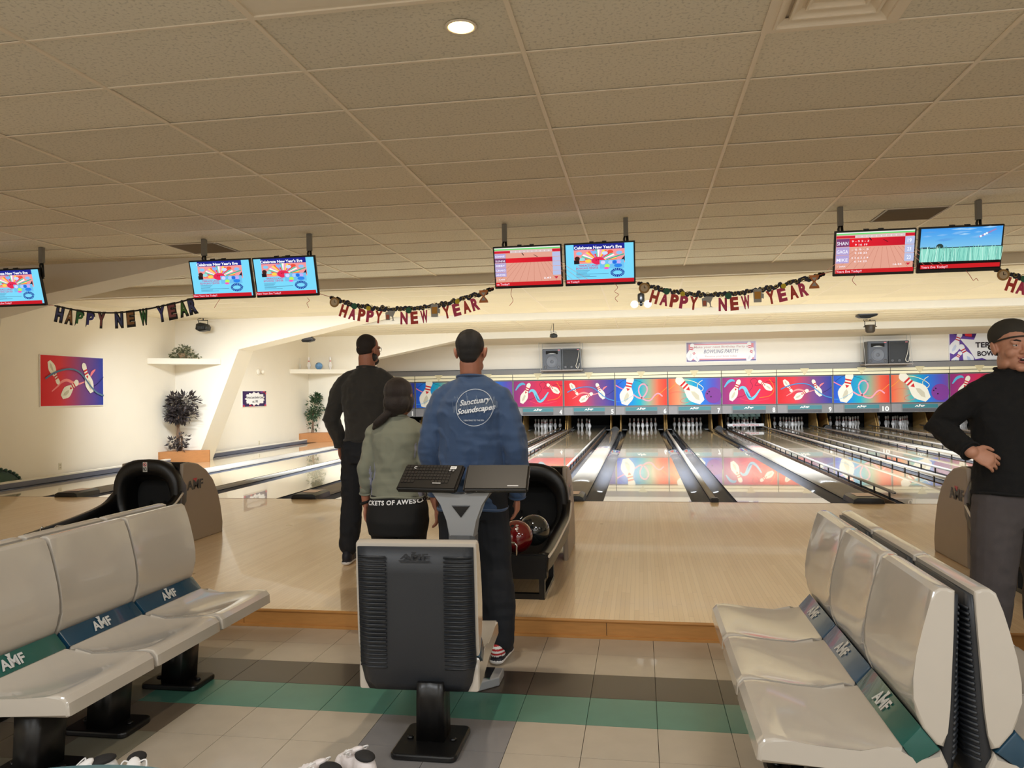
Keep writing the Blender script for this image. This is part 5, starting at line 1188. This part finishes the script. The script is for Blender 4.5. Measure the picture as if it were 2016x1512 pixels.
# ================================================================== PEOPLE
def remeshed(bm, voxel, sm=2, disp=None, name='m'):
    fix(bm); me = bpy.data.meshes.new('tmp'); bm.to_mesh(me); bm.free(); o = bpy.data.objects.new('tmp', me); COL.objects.link(o)
    r = o.modifiers.new('r', 'REMESH'); r.mode = 'VOXEL'; r.voxel_size = voxel; r.use_smooth_shade = True
    if sm: s = o.modifiers.new('s', 'SMOOTH'); s.factor = .5; s.iterations = sm
    dg = bpy.context.evaluated_depsgraph_get(); out = bpy.data.meshes.new_from_object(o.evaluated_get(dg)); out.name = name
    bpy.data.objects.remove(o); bpy.data.meshes.remove(me)
    if disp:
        ns = [v.normal.copy() for v in out.vertices]
        for v, n in zip(out.vertices, ns): v.co += n*disp(v.co)
    for p in out.polygons: p.use_smooth = True
    return out
def hand(bm, w_, d, n, side, size=1., curl=.3, spread=1.):
    """wrist, direction of the fingers, palm normal, thumb side vector"""
    w_ = V(w_); d = V(d).normalized(); n = V(n); n = (n-d*n.dot(d)).normalized(); s = V(side); s = (s-d*s.dot(d)-n*s.dot(n)).normalized(); k = size
    cap_tube(bm, [w_-d*.02*k, w_+d*.02*k, w_+d*.05*k, w_+d*.082*k], [.025*k, .032*k, .040*k, .039*k], 12, .42, s)
    for off, L, fa in ((.031, .068, .10), (.0105, .078, .03), (-.010, .073, -.03), (-.030, .058, -.10)):
        p = w_+d*.078*k+s*off*k*1.05; dd = (d+s*fa*spread); pts = [p-d*.02*k, p]; a = curl*.6
        for q in (.44, .32, .26):
            v = (dd.normalized()*math.cos(a)+n*math.sin(a)).normalized(); p = p+v*L*q*k; pts.append(p); a += curl
        cap_tube(bm, pts, [.0100*k, .0098*k, .0092*k, .0085*k, .0076*k], 8)
    p = w_+d*.018*k+s*.026*k; v1 = (d*.65+s*.75+n*.25).normalized(); p1 = p+v1*.035*k; v2 = (d*.9+s*.35+n*.35).normalized(); p2 = p1+v2*.030*k; p3 = p2+(d*.95+s*.1+n*.4).normalized()*.024*k
    cap_tube(bm, [p-v1*.01, p, p1, p2, p3], [.014*k, .0150*k, .0118*k, .0100*k, .0088*k], 8)
def head_bm(bm, c, R, s=1., mouth_open=False):
    def E(p, r, Rr=None): ell(bm, V(c)+R @ V([q*s for q in p]), [q*s for q in r], R if Rr is None else R @ Rr, 18)
    def T(pts, rs, **k): cap_tube(bm, [V(c)+R @ V([q*s for q in p]) for p in pts], [r*s for r in rs], 10, **k)
    E((0, -.012, .032), (.0765, .097, .088)); E((0, .020, -.02), (.068, .070, .080)); E((0, .030, -.062), (.052, .056, .050)); E((0, .066, -.100), (.026, .022, .018))
    for q in (-1, 1):
        E((q*.040, .055, -.030), (.024, .030, .026)); E((q*.030, .079, .020), (.026, .012, .008)); E((q*.050, .012, -.078), (.016, .040, .024))
        E((q*.083, -.010, -.006), (.009, .019, .033), Matrix.Rotation(q*.25, 3, 'Y')); E((q*.013, .094, -.030), (.009, .011, .008)); E((q*.031, .082, -.0065), (.017, .009, .006)); E((q*.031, .083, .0125), (.018, .009, .0065))
    T([(0, .084, .012), (0, .098, -.012), (0, .108, -.028)], [.009, .010, .0115])
    E((0, .088, -.052), (.026, .010, .005)); E((0, .085, -.072 if mouth_open else -.064), (.022, .010, .006))
def face_bits(t, c, R, s, lipc, mouth_open=False, skin=None):
    def P(p): return V(c)+R @ V([q*s for q in p])
    for q in (-1, 1):
        bm = new_bm(); ell(bm, P((q*.031, .0785, .003)), [.0105*s]*3, None, 14); e = obj('eye', bm, mat('eye_white', (196, 186, 178), .2), t, world=False)
        bm = new_bm(); ell(bm, P((q*.031, .0850, .003)), (.0055*s, .0046*s, .0055*s), None, 10); obj('iris', bm, mat('iris_brown', (50, 32, 22), .1), e, world=False)
        bm = new_bm(); cap_tube(bm, [P((q*.014, .090, .022)), P((q*.032, .090, .027)), P((q*.050, .078, .021))], [.003*s, .0042*s, .0022*s], 6); obj('eyebrow', bm, hair_s, t, world=False)
    bm = new_bm(); cap_tube(bm, [P((-.022, .089, -.056)), P((0, .0975, -.054)), P((.022, .089, -.056))], [.003*s, .005*s, .003*s], 8); cap_tube(bm, [P((-.020, .087, -.070 if mouth_open else -.062)), P((0, .094, -.076 if mouth_open else -.066)), P((.020, .087, -.070 if mouth_open else -.062))], [.003*s, .0055*s, .003*s], 8)
    obj('lips', bm, mat(lipc, (150, 84, 76), .4), t, world=False)
    if mouth_open: bm = new_bm(); ell(bm, P((0, .0905, -.0635)), (.019*s, .007*s, .0075*s), R, 12); obj('mouth_opening', bm, mat('mouth_dark', (44, 18, 16), .5), t, world=False); bm = new_bm(); ell(bm, P((0, .0945, -.0590)), (.014*s, .004*s, .003*s), R, 10); obj('teeth', bm, mat('teeth', (226, 220, 206), .3), t, world=False)
def shoe_mesh(bm, p, ang, L=.28, s=1.):
    R = Matrix.Rotation(ang, 3, 'Z'); p = V(p)
    def E(q, r): ell(bm, p+R @ V(q), r, R, 14)
    W = .048*s; E((0, L*.36, .038), (W, .075, .036)); E((0, L*.17, .055), (W*.95, .09, .045)); E((0, -.03, .062), (W*.85, .065, .062)); cap_tube(bm, [p+R @ V((0, -.065, .022)), p+R @ V((0, .05, .022)), p+R @ V((0, L*.36+.04, .022))], [.040*s, .042*s, .044*s], 12, .5, R @ V((1, 0, 0)))
def ring_loft(bm, rs, n=28, ex=2.3):
    rings = []
    for z, cx, cy, rx, ry in rs:
        out = []
        for k in range(n):
            a = 2*PI*k/n; c, s = math.cos(a), math.sin(a)
            out.append(V((cx+rx*abs(c)**(2/ex)*(1 if c >= 0 else -1), cy+ry*abs(s)**(2/ex)*(1 if s >= 0 else -1), z)))
        rings.append(out)
    ringloft(bm, rings)
def lerp3(a, b, t): return tuple(a[i]+(b[i]-a[i])*t for i in range(3))
def trap(bm, tr, arms, r, add):
    for a in arms:
        sh = V(a[0]); n = V((tr[-1][1]+(.035 if sh.x > tr[-1][1] else -.035), tr[-1][2], tr[-1][0]-.045))
        cap_tube(bm, [n, n.lerp(sh, .5)+V((0, 0, .006)), sh+V((0, 0, -.004))], [r*.78+add*.5, r*.9+add*.5, r*.98+add*.5], 14)
def person(name, label, loc, rz, P):
    t = thing(name, label, 'person', loc, rz)
    k = P['H']/1.79; sk = P['skin']
    hz = P['H']-P.get('crown', .120)*1.0; hs = P.get('hs', 1.); hc = V(P.get('head', (0, .01, hz))); Rh = Matrix.Rotation(P.get('hyaw', 0), 3, 'Z') @ Matrix.Rotation(P.get('hpitch', 0), 3, 'X')
    arms = P['arms']; legs = P['legs']; tr = P['torso']; ar = P.get('arm_r', (.050, .040, .028)); lg = P.get('leg_r', (.082, .056, .042))
    # one continuous body
    bm = new_bm(); ring_loft(bm, [(z, cx, cy, rx-.014, ry-.014) for z, cx, cy, rx, ry in tr]); head_bm(bm, hc, Rh, hs, P.get('open', False))
    trap(bm, tr, arms, ar[0]*.8, 0); nb = V((tr[-1][1], tr[-1][2], tr[-1][0])); cap_tube(bm, [nb+V((0, 0, -.07)), nb+V((0, 0, .0)), hc+Rh @ V((0, -.022, -.06))*hs], [.066*k, P.get('neck', .055)*k, P.get('neck', .055)*k], 16)
    for (sh, el, wr, hd, hn, hside) in arms:
        cap_tube(bm, [sh, lerp3(sh, el, .35), el, lerp3(el, wr, .3), wr], [ar[0], ar[0]*.92, ar[1], ar[1]*.98, ar[2]], 14); hand(bm, wr, hd, hn, hside, P.get('hand', 1.), P.get('curl', .32))
    for (hp, kn, an) in legs:
        cap_tube(bm, [hp, lerp3(hp, kn, .4), kn, lerp3(kn, an, .3), an], [lg[0], lg[0]*.88, lg[1], lg[1]*.98, lg[2]], 14); cap_tube(bm, [(an[0], an[1]-.02, .045), (an[0], an[1]+.13, .035)], [.032, .028], 10)
    me = remeshed(bm, .0048, 2, None, 'body'); me.materials.append(sk); body = objm('body', me, t)
    face_bits(t, hc, Rh, hs, P.get('lip', 'lips_brown'), P.get('open', False))
    # shirt
    def fold(amp, sx, sz, off, bias=0):
        return lambda c: max(-.003, amp*(noise.noise(V((c.x*sx+off, c.y*sx, c.z*sz)))+.6*noise.noise(V((c.x*sx*2.3+c.z*5+off, c.y*sx*2, c.z*sz*2.1)))+.7*(1-abs(noise.noise(V((c.x*10+c.z*7+off*2, c.y*10, c.z*9-c.x*6))))*4)*.5+.35*noise.noise(V((c.x*8+off*2, c.y*8, c.z*34)))))
    bm = new_bm(); ring_loft(bm, tr); trap(bm, tr, arms, ar[0]*.86+.010, .012); se = P.get('sleeve', 1.); so = P.get('sleeve_pad', .016)
    for (sh, el, wr, hd, hn, hside) in arms:
        w2 = lerp3(el, wr, se); cap_tube(bm, [sh, lerp3(sh, el, .3), lerp3(sh, el, .7), el, lerp3(el, w2, .5), w2], [ar[0]*.90+so*.6, ar[0]+so*.8, ar[1]+so+.004, ar[1]+so+.002, (ar[1]+ar[2])/2+so+.001, ar[2]+so*.75+P.get('cuff', .0)], 16)
    # open the body-side: cuffs end flat because the hand passes through
    me = remeshed(bm, .0075, 3, fold(P.get('fold', .007), 9, 4.5, P.get('seed', 1)), 'shirt'); me.materials.append(P['shirt']); shirt = objm('shirt', me, t, P.get('shirt_label'))
    if P.get('side'):
        me.materials.append(P['side'])
        for pl_ in me.polygons:
            c = pl_.center
            if c.z < tr[-1][0]*.88 and abs(pl_.normal.x) > .80 and abs(c.x) < P['side_x'] and abs(c.x) > .09: pl_.material_index = 1
    nb2 = tr[-1]; bm = new_bm(); tube(bm, [V((nb2[1]+(nb2[3]+.004)*math.cos(a), nb2[2]+(nb2[4]+.006)*math.sin(a), nb2[0]-.004+.012*math.sin(a)*(-1))) for a in [2*PI*i/28 for i in range(29)]], .007, 6); obj('collar', bm, P['shirt'], shirt, world=False)
    h0 = tr[0]; bm = new_bm(); tube(bm, [V((h0[1]+(h0[3]+.001)*abs(math.cos(a))**.87*(1 if math.cos(a) >= 0 else -1), h0[2]+(h0[4]+.001)*abs(math.sin(a))**.87*(1 if math.sin(a) >= 0 else -1), h0[0]+.008+.006*math.sin(3*a))) for a in [2*PI*i/36 for i in range(37)]], .008, 6); obj('hem', bm, P['shirt'], shirt, world=False)
    for (sh, el, wr, hd, hn, hside) in arms:
        w2 = V(lerp3(el, wr, se)); dd = (V(wr)-V(el)).normalized(); x, y = frame_for(dd); r = ar[2]+so*.75+P.get('cuff', 0)+(1-se)*.012
        bm = new_bm(); tube(bm, [w2+dd*(.010+r*.3)+x*math.cos(a)*r*1.0+y*math.sin(a)*r*1.0 for a in [2*PI*i/20 for i in range(21)]], .006, 6); tube(bm, [w2-dd*.02, w2+dd*(.010+r*.3)], [r, r], 18); obj('cuff', bm, P['shirt'], shirt, world=False)
    # trousers
    bm = new_bm(); hp = P['hips']; ring_loft(bm, hp); lo = P.get('leg_pad', .022)
    for (h_, kn, an) in legs:
        a2 = (an[0], an[1], P.get('ankle_z', .07)); pw = P.get('pant', (.0, .0, .0)); cap_tube(bm, [h_, lerp3(h_, kn, .4), kn, lerp3(kn, a2, .4), lerp3(kn, a2, .9)], [lg[0]+lo+pw[0], lg[0]*.92+lo+pw[0], lg[1]+lo+pw[1], lg[1]+lo+pw[2]-.002, lg[2]+lo+pw[2]+.003], 16)
    me = remeshed(bm, .0085, 3, fold(P.get('pfold', .006), 8, 5, P.get('seed', 1)+9), 'trousers'); me.materials.append(P['trousers']); tr_o = objm('trousers', me, t, P.get('trouser_label'))
    for i, (h_, kn, an) in enumerate(legs):
        bm = new_bm(); shoe_mesh(bm, (an[0], an[1], 0), P.get('foot_a', (0, 0))[i], .27, P.get('shoe_s', 1.)); me = remeshed(bm, .005, 1, None, 'shoe'); ms = P.get('shoes', [black_m]); 
        for m in ms: me.materials.append(m)
        if len(ms) > 1:
            for pl_ in me.polygons:
                c = pl_.center
                if c.z < .028: pl_.material_index = 1
                elif len(ms) > 2:
                    if c.y < an[1]-.035 and c.z > .05: pl_.material_index = 2 if int(c.z*90) % 2 else 1
                    elif (int(c.x*90)+int(c.y*90)+int(c.z*90)) % 5 == 0 and c.z > .05: pl_.material_index = 1
        objm('shoe', me, t)
    return t, hc, Rh, shirt, tr_o
def hair_obj(t, name, parts, m, voxel=.0055, amp=.003, fr=40):
    bm = new_bm()
    for c, r in parts: ell(bm, c, r, None, 20)
    me = remeshed(bm, voxel, 3, lambda c: amp*noise.noise(V((c.x*fr, c.y*fr, c.z*fr*.5))), name); me.materials.append(m); return objm(name, me, t)
denim = mat('denim_black', (22, 25, 32), .85, noise_amt=.2, nscale=20, bump=.15, bscale=500); black_cloth = mat('leggings_black', (9, 9, 10), .8, noise_amt=.1)
# --- man in the blue long-sleeved shirt, seen from behind
blue = mat('shirt_blue', (54, 76, 110), .9, noise_amt=.10, nscale=14, bump=.18, bscale=420, sheen=.2)
navy_shoe = mat('shoe_navy', (26, 28, 40), .6); red_shoe = mat('shoe_red', (176, 30, 36), .6); white_shoe = mat('shoe_white', (226, 224, 222), .6, noise_amt=.05)
PB = dict(H=1.79, skin=skin_d, neck=.060, seed=2, fold=.012,
    torso=[(.81, 0, 0, .190, .128), (.90, 0, 0, .182, .126), (1.05, 0, -.002, .176, .122), (1.20, 0, -.004, .182, .124), (1.32, 0, -.006, .195, .126), (1.40, 0, -.006, .185, .112), (1.455, 0, -.004, .140, .092), (1.50, 0, 0, .098, .078), (1.535, 0, .004, .074, .066)],
    arms=[((-.168, 0, 1.418), (-.235, -.012, 1.13), (-.222, .06, .90), (.0, .25, -1), (1, 0, 0), (0, 1, 0)), ((.168, 0, 1.418), (.248, -.012, 1.13), (.240, .05, .885), (-.05, .15, -1), (-1, 0, 0), (0, 1, 0))],
    legs=[((-.085, 0, .90), (-.105, .02, .49), (-.12, -.03, .09)), ((.085, 0, .90), (.125, .015, .49), (.148, -.04, .09))],
    hips=[(.76, 0, 0, .175, .120), (.84, 0, 0, .180, .124), (.92, 0, 0, .172, .118), (1.0, 0, 0, .165, .11)], shirt=blue, trousers=denim, shirt_label='blue long-sleeved shirt with a round white back print', arm_r=(.056, .046, .028), sleeve=.97, sleeve_pad=.020, shoes=[navy_shoe, white_shoe, red_shoe], leg_r=(.088, .060, .042), leg_pad=.020, pant=(0, .008, .016), foot_a=(.1, -.1))
bx, by = -.975, -5.40
tb, hc, Rh, shirt_b, tro_b = person('person', 'person in a blue printed long-sleeved shirt and dark jeans, seen from behind', (bx, by, F), 0, PB)
hair_obj(tb, 'hair', [(hc+V((0, -.026, .040)), (.0785, .095, .085)), (hc+V((0, -.050, .004)), (.067, .064, .060)), (hc+V((0, -.02, .085)), (.058, .066, .038)), (hc+V((0, -.066, -.030)), (.052, .040, .036))], hair_m)
# print draped on the back of the shirt
dg = bpy.context.evaluated_depsgraph_get()
def bvh_of(o, M):
    me = o.data; return BVHTree.FromPolygons([M @ v.co for v in me.vertices], [tuple(p.vertices) for p in me.polygons])
Mb = MW[tb.name]; bv = bvh_of(shirt_b, Mb)
def back(bv, u, v, l, y0):
    h = bv.ray_cast(V((u, y0, v)), V((0, 1, 0))); y = h[0].y if h[0] is not None else y0+.8
    return V((u, y-.0028-l, v))
A = Art(lambda u, v, l: back(bv, u, v, l, by-.6)); A.eps = .0002; g = (186, 194, 206)
cxx, czz = -.932, 1.262
A.stroke([(cxx+.098*math.cos(a), czz+.098*math.sin(a)) for a in [2*PI*i/48 for i in range(49)]], .0035, g, 1)
random.seed(21)
for i in range(58):
    x = cxx-.118+.236*i/57; env = .030+.045*abs(math.sin(i*.23+1.1))*(.5+.5*math.sin(i*.41)); hh = random.uniform(.3, 1)*env
    A.stroke([(x, czz+.012-hh*.8), (x, czz+.012+hh)], .0016, (122, 138, 160), 1)
def txs(s, x, z, w, h): A.text(s, x, z, h, (214, 220, 228), .02, .25, width=w)
for s, x0, z0, w_, h in (('Sanctuary', -1.008, 1.272, .165, .030), ('Soundscapes', -1.022, 1.226, .200, .030)):
    vs, fs, wd = text2d(s, .025, .28); A.k += 1; b = len(A.v)
    for a, c in vs: u = a/wd; A.v.append(A.f(x0+u*w_, z0+c*h+u*w_*.13, A.k*A.eps))
    for f in fs: A.p.append(tuple(b+i for i in f)); A.c.append([S((218, 223, 230))]*len(f))
A.text('VIBRATING TO THE SEA', cxx-.055, czz-.072, .008, (186, 194, 206), .02, width=.11)
A.build('printed_logo', shirt_b)
# --- man in dark grey
charcoal = mat('shirt_charcoal', (48, 46, 43), .92, noise_amt=.12, nscale=20, bump=.2, bscale=300, sheen=.2)
PL = dict(H=1.815, skin=skin_d, neck=.064, seed=5, fold=.013, hyaw=-.35, head=(.02, .015, 1.698),
    torso=[(.98, 0, 0, .178, .122), (1.06, 0, 0, .170, .120), (1.18, .0, -.002, .178, .122), (1.32, .0, -.004, .205, .130), (1.41, .0, -.006, .205, .122), (1.475, .0, -.004, .155, .100), (1.525, .005, 0, .104, .082), (1.558, .01, .004, .076, .068)],
    arms=[((-.186, 0, 1.435), (-.285, -.03, 1.15), (-.255, .06, .945), (.02, .25, -1), (1, 0, 0), (0, 1, 0)), ((.186, 0, 1.435), (.28, -.02, 1.15), (.26, .06, .94), (0, .25, -1), (-1, 0, 0), (0, 1, 0))],
    legs=[((-.095, 0, .92), (-.135, .02, .50), (-.165, 0, .09)), ((.095, 0, .92), (.12, .02, .50), (.14, .02, .09))],
    hips=[(.80, 0, 0, .178, .122), (.88, 0, 0, .184, .126), (.96, 0, 0, .172, .118), (1.06, 0, 0, .160, .11)], shirt=charcoal, trousers=denim, arm_r=(.064, .050, .031), sleeve=.93, sleeve_pad=.018, shoes=[navy_shoe, white_shoe], leg_r=(.090, .062, .044), leg_pad=.018, pant=(0, .004, .010), pfold=.009, foot_a=(.15, -.1), ankle_z=.10)
tl, hc, Rh, sh_l, tr_l = person('person', 'bearded person in a dark grey shirt standing on the approach, seen from behind', (-2.205, -3.68, 0), -.05, PL)
hair_obj(tl, 'hair', [(hc+Rh @ V((0, -.022, .042)), (.080, .092, .082)), (hc+Rh @ V((0, -.042, .0)), (.068, .064, .056))], hair_s, amp=.001)
hair_obj(tl, 'beard', [(hc+Rh @ V((0, .050, -.088)), (.050, .046, .040)), (hc+Rh @ V((.046, .012, -.062)), (.026, .044, .040)), (hc+Rh @ V((-.046, .012, -.062)), (.026, .044, .040))], hair_m, amp=.002)
bm = new_bm()
for q in (-1, 1):
    tube(bm, [hc+Rh @ V((q*.031+.022*math.cos(a), .096, .004+.018*math.sin(a))) for a in [2*PI*i/16 for i in range(17)]], .0016, 5); tube(bm, [hc+Rh @ V((q*.053, .095, .008)), hc+Rh @ V((q*.082, .05, .010)), hc+Rh @ V((q*.084, -.01, .008))], .0018, 5)
obj('glasses', bm, mat('glasses_frame', (60, 50, 40), .3, metal=.5), tl, world=False)
# --- woman
sage = mat('shirt_sage_grey', (122, 124, 108), .9, noise_amt=.08, nscale=16, bump=.12, bscale=500, sheen=.2); lav = mat('shirt_side_lavender', (150, 152, 170), .85)
PWm = dict(H=1.535, crown=.112, hs=.93, skin=skin_d, neck=.048, seed=8, fold=.008, head=(.01, .015, 1.425), hyaw=-.2,
    torso=[(.835, 0, 0, .158, .118), (.90, 0, 0, .150, .112), (.99, 0, -.002, .138, .100), (1.08, 0, -.004, .142, .102), (1.16, 0, -.004, .155, .104), (1.215, 0, -.004, .160, .096), (1.255, 0, 0, .130, .080), (1.290, 0, .0, .085, .064), (1.315, .0, .004, .056, .054)],
    arms=[((-.150, 0, 1.215), (-.193, -.03, .985), (-.208, .02, .785), (-.01, .12, -1), (1, 0, 0), (0, 1, 0)), ((.150, 0, 1.215), (.192, -.03, .985), (.228, .02, .775), (.06, .12, -1), (-1, 0, 0), (-.3, 1, 0))],
    legs=[((-.085, 0, .74), (-.080, .015, .42), (-.085, -.01, .08)), ((.085, 0, .74), (.080, .015, .42), (.085, -.01, .08))],
    hips=[(.62, 0, -.012, .172, .120), (.70, 0, -.012, .188, .132), (.78, 0, -.005, .180, .124), (.852, 0, 0, .162, .116)], shirt=sage, trousers=black_cloth, side=lav, side_x=.165, arm_r=(.040, .036, .022), sleeve=.55, sleeve_pad=.008, shoes=[black_m, white_shoe], leg_r=(.086, .052, .034), leg_pad=.008, pfold=.002, hand=.86, curl=.4, trouser_label='black leggings with white lettering on the waistband')
tw, hc, Rh, sh_w, tr_w = person('person', 'smaller person with a dark low ponytail, sage grey top and black leggings', (-1.485, -5.13, F), 0, PWm)
hair_obj(tw, 'hair', [(hc+V((0, -.024, .034)), (.086, .100, .088)), (hc+V((0, -.050, -.030)), (.083, .074, .075)), (hc+V((-.02, -.052, -.075)), (.060, .048, .045)), (hc+V((.055, -.01, -.02)), (.034, .06, .07)), (hc+V((-.055, -.01, -.02)), (.034, .06, .07))], hair_b, amp=.004, fr=26)
bm = new_bm(); cap_tube(bm, [hc+V((-.04, -.085, -.09)), hc+V((-.075, -.095, -.125)), hc+V((-.115, -.085, -.155)), hc+V((-.14, -.06, -.18))], [.024, .026, .022, .010], 12); obj('ponytail', bm, hair_b, tw, world=False)
bm = new_bm(); wr = V((-.207, .018, .80)); tube(bm, [wr+V((.027*math.cos(a), .027*math.sin(a), .01*math.cos(a))) for a in [2*PI*i/20 for i in range(21)]], .009, 6); obj('wristband', bm, blackm_m, tw, world=False)
Mw = MW[tw.name]; bvw = bvh_of(tr_w, Mw)
A = Art(lambda u, v, l: back(bvw, u, v, l, -5.8)); A.eps = .0002
vs, fs, wd = text2d('POCKETS OF AWESOME', .035, .0, 1.12); A.k += 1; b = len(A.v); w0, x0 = .43, -1.485-.212
for a, c in vs: u = a/wd*w0; A.v.append(A.f(x0+u, .690+c*.026-.0*(u-.25)**2+.022*(u/w0)-.02*max(0, .10-u), A.k*A.eps))
bad = [abs((v_.x+1.485)) > .181 for v_ in A.v]
for f in fs:
    if any(bad[b+i] for i in f): continue
    A.p.append(tuple(b+i for i in f)); A.c.append([S((238, 238, 240))]*len(f))
A.build('waistband_lettering', tr_w)
# --- man in the cap at the right
blackshirt = mat('sweater_black', (13, 12, 12), .95, noise_amt=.15, nscale=30, bump=.25, bscale=350); greyp = mat('trousers_grey', (74, 68, 68), .9, noise_amt=.12, nscale=20, bump=.2, bscale=400)
rc = V((1.80, -5.28, F)); rzr = math.radians(201); Mi = (Matrix.Translation(rc) @ Matrix.Rotation(rzr, 4, 'Z')).inverted()
def wl(x, y, z): return tuple(Mi @ V((x, y, z)))
def wd_(x, y, z): return tuple(Mi.to_3x3() @ V((x, y, z)))
PR = dict(H=1.745, skin=skin_m, neck=.064, seed=12, fold=.010, hyaw=-.30, open=True, head=(.022, .035, 1.636), hs=1.08,
    torso=[(.90, 0, 0, .200, .150), (.98, 0, .01, .200, .155), (1.08, 0, .012, .196, .150), (1.20, 0, .008, .204, .142), (1.32, 0, .0, .218, .140), (1.39, 0, -.004, .198, .122), (1.45, 0, -.002, .150, .100), (1.495, 0, 0, .105, .084), (1.525, 0, .004, .078, .070)],
    arms=[(wl(1.605, -5.34, 1.295), wl(1.455, -5.26, 1.135), wl(1.535, -5.46, 1.015), wd_(.9, -.15, -.45), wd_(.2, .9, -.4), wd_(.3, -.1, .9)), ((-.205, 0, 1.40), (-.27, -.02, 1.12), (-.26, .06, .89), (0, .25, -1), (1, 0, 0), (0, 1, 0))],
    legs=[((.095, 0, .86), (.165, .03, .48), (.20, -.02, .09)), ((-.095, 0, .86), (-.15, .03, .48), (-.18, .0, .09))],
    hips=[(.74, 0, 0, .190, .135), (.82, 0, 0, .198, .145), (.90, 0, 0, .192, .142), (1.0, 0, 0, .18, .13)], shirt=blackshirt, trousers=greyp, arm_r=(.060, .050, .032), sleeve=.86, sleeve_pad=.014, cuff=.004, shoes=[black_m, white_shoe], leg_r=(.090, .062, .044), leg_pad=.024, pant=(.006, .016, .02), curl=.42)
trr, hc, Rh, sh_r, tr_r = person('person', 'laughing person in a dark cap and black sweater with one hand on the hip', tuple(rc), rzr, PR)
capm = mat('cap_olive', (50, 46, 38), .85, noise_amt=.1, nscale=30, bump=.2, bscale=500)
hair_obj(trr, 'cap', [(hc+Rh @ V((0, -.024, .060)), (.092, .112, .086)), (hc+Rh @ V((0, -.060, -.002)), (.076, .066, .050))], capm, amp=.001)
bm = new_bm(); tube(bm, [hc+Rh @ V((.0935*math.cos(x), -.018+.113*math.sin(x), .018-.03*math.sin(x)*-1)) for x in [2*PI*i/32 for i in range(33)]], .004, 6); obj('cap_band', bm, capm, trr, world=False)

# ================================================================== SHOES AND TABLE IN THE FOREGROUND
def sneaker(label, p, ang, upper, sole, L=.27, toe=None, tongue=True):
    t = thing('sneaker', label, 'shoe', p); bm = new_bm(); shoe_mesh(bm, p, ang, L, .98); me = remeshed(bm, .005, 1, None, 'upper'); me.transform(MW[t.name].inverted()); me.materials.append(upper); me.materials.append(sole)
    for pl_ in me.polygons:
        if pl_.center.z < .030: pl_.material_index = 1
    objm('upper', me, t)
    R = Matrix.Rotation(ang, 3, 'Z'); P_ = V(p)
    bm = new_bm(); ell(bm, P_+R @ V((0, -.035, .112)), (.034, .050, .014), R, 16); obj('opening', bm, mat('shoe_lining', (30, 28, 28), .8), t)
    bm = new_bm(); ell(bm, P_+R @ V((0, .035, .108)), (.026, .045, .014), R @ Matrix.Rotation(-.5, 3, 'X'), 14); obj('tongue', bm, upper, t)
    bm = new_bm()
    for i in range(5): y = .03+i*.02; z = .112-i*.0085; tube(bm, [P_+R @ V((-.030, y, z-.012)), P_+R @ V((0, y+.006, z+.003)), P_+R @ V((.030, y, z-.012))], .0035, 5)
    tube(bm, cr([P_+R @ V((0, .03, .115)), P_+R @ V((.035, .01, .125)), P_+R @ V((.045, .04, .10)), P_+R @ V((.01, .03, .115))], 4), .003, 5); tube(bm, cr([P_+R @ V((0, .03, .115)), P_+R @ V((-.04, .02, .125)), P_+R @ V((-.04, .05, .10)), P_+R @ V((-.0, .03, .115))], 4), .003, 5)
    obj('laces', bm, white_shoe, t); return t
cw = mat('canvas_white', (224, 216, 214), .8, noise_amt=.06, bump=.1, bscale=300)
sneaker('scuffed white canvas sneaker, front left one of the pair near the pedestal', (-1.20, -6.92, F+.001), math.radians(62), cw, white_shoe, .26)
sneaker('white canvas sneaker, rear right one of the pair near the pedestal', (-1.105, -6.81, F+.001), math.radians(48), cw, white_shoe, .26)
sneaker('black and white shoe, left one under the left bench', (-2.05, -7.02, F+.001), math.radians(150), white_shoe, blackm_m, .27)
sneaker('black and white shoe, right one under the left bench', (-1.90, -6.99, F+.001), math.radians(205), white_shoe, blackm_m, .27)
t = thing('round_table', 'edge of a round teal table at the bottom left corner', 'table', (-1.0, -8.69, F))
tealt = mat('table_teal', (30, 104, 116), .3, noise_amt=.05, coat=.3)
bm = new_bm(); lathe(bm, [(.001, .70), (.435, .70), (.45, .708), (.45, .742), (.44, .75), (.001, .75)], (-1.0, -8.69, F), 96); obj('table_top', bm, tealt, t, auto=.7)
bm = new_bm(); lathe(bm, [(.03, .04), (.03, .70)], (-1.0, -8.69, F), 16); obj('post', bm, black_m, t, auto=.7)
bm = new_bm(); lathe(bm, [(.001, .0), (.25, .002), (.25, .02), (.05, .05), (.001, .05)], (-1.0, -8.69, F), 32); obj('base', bm, black_m, t, auto=.7)
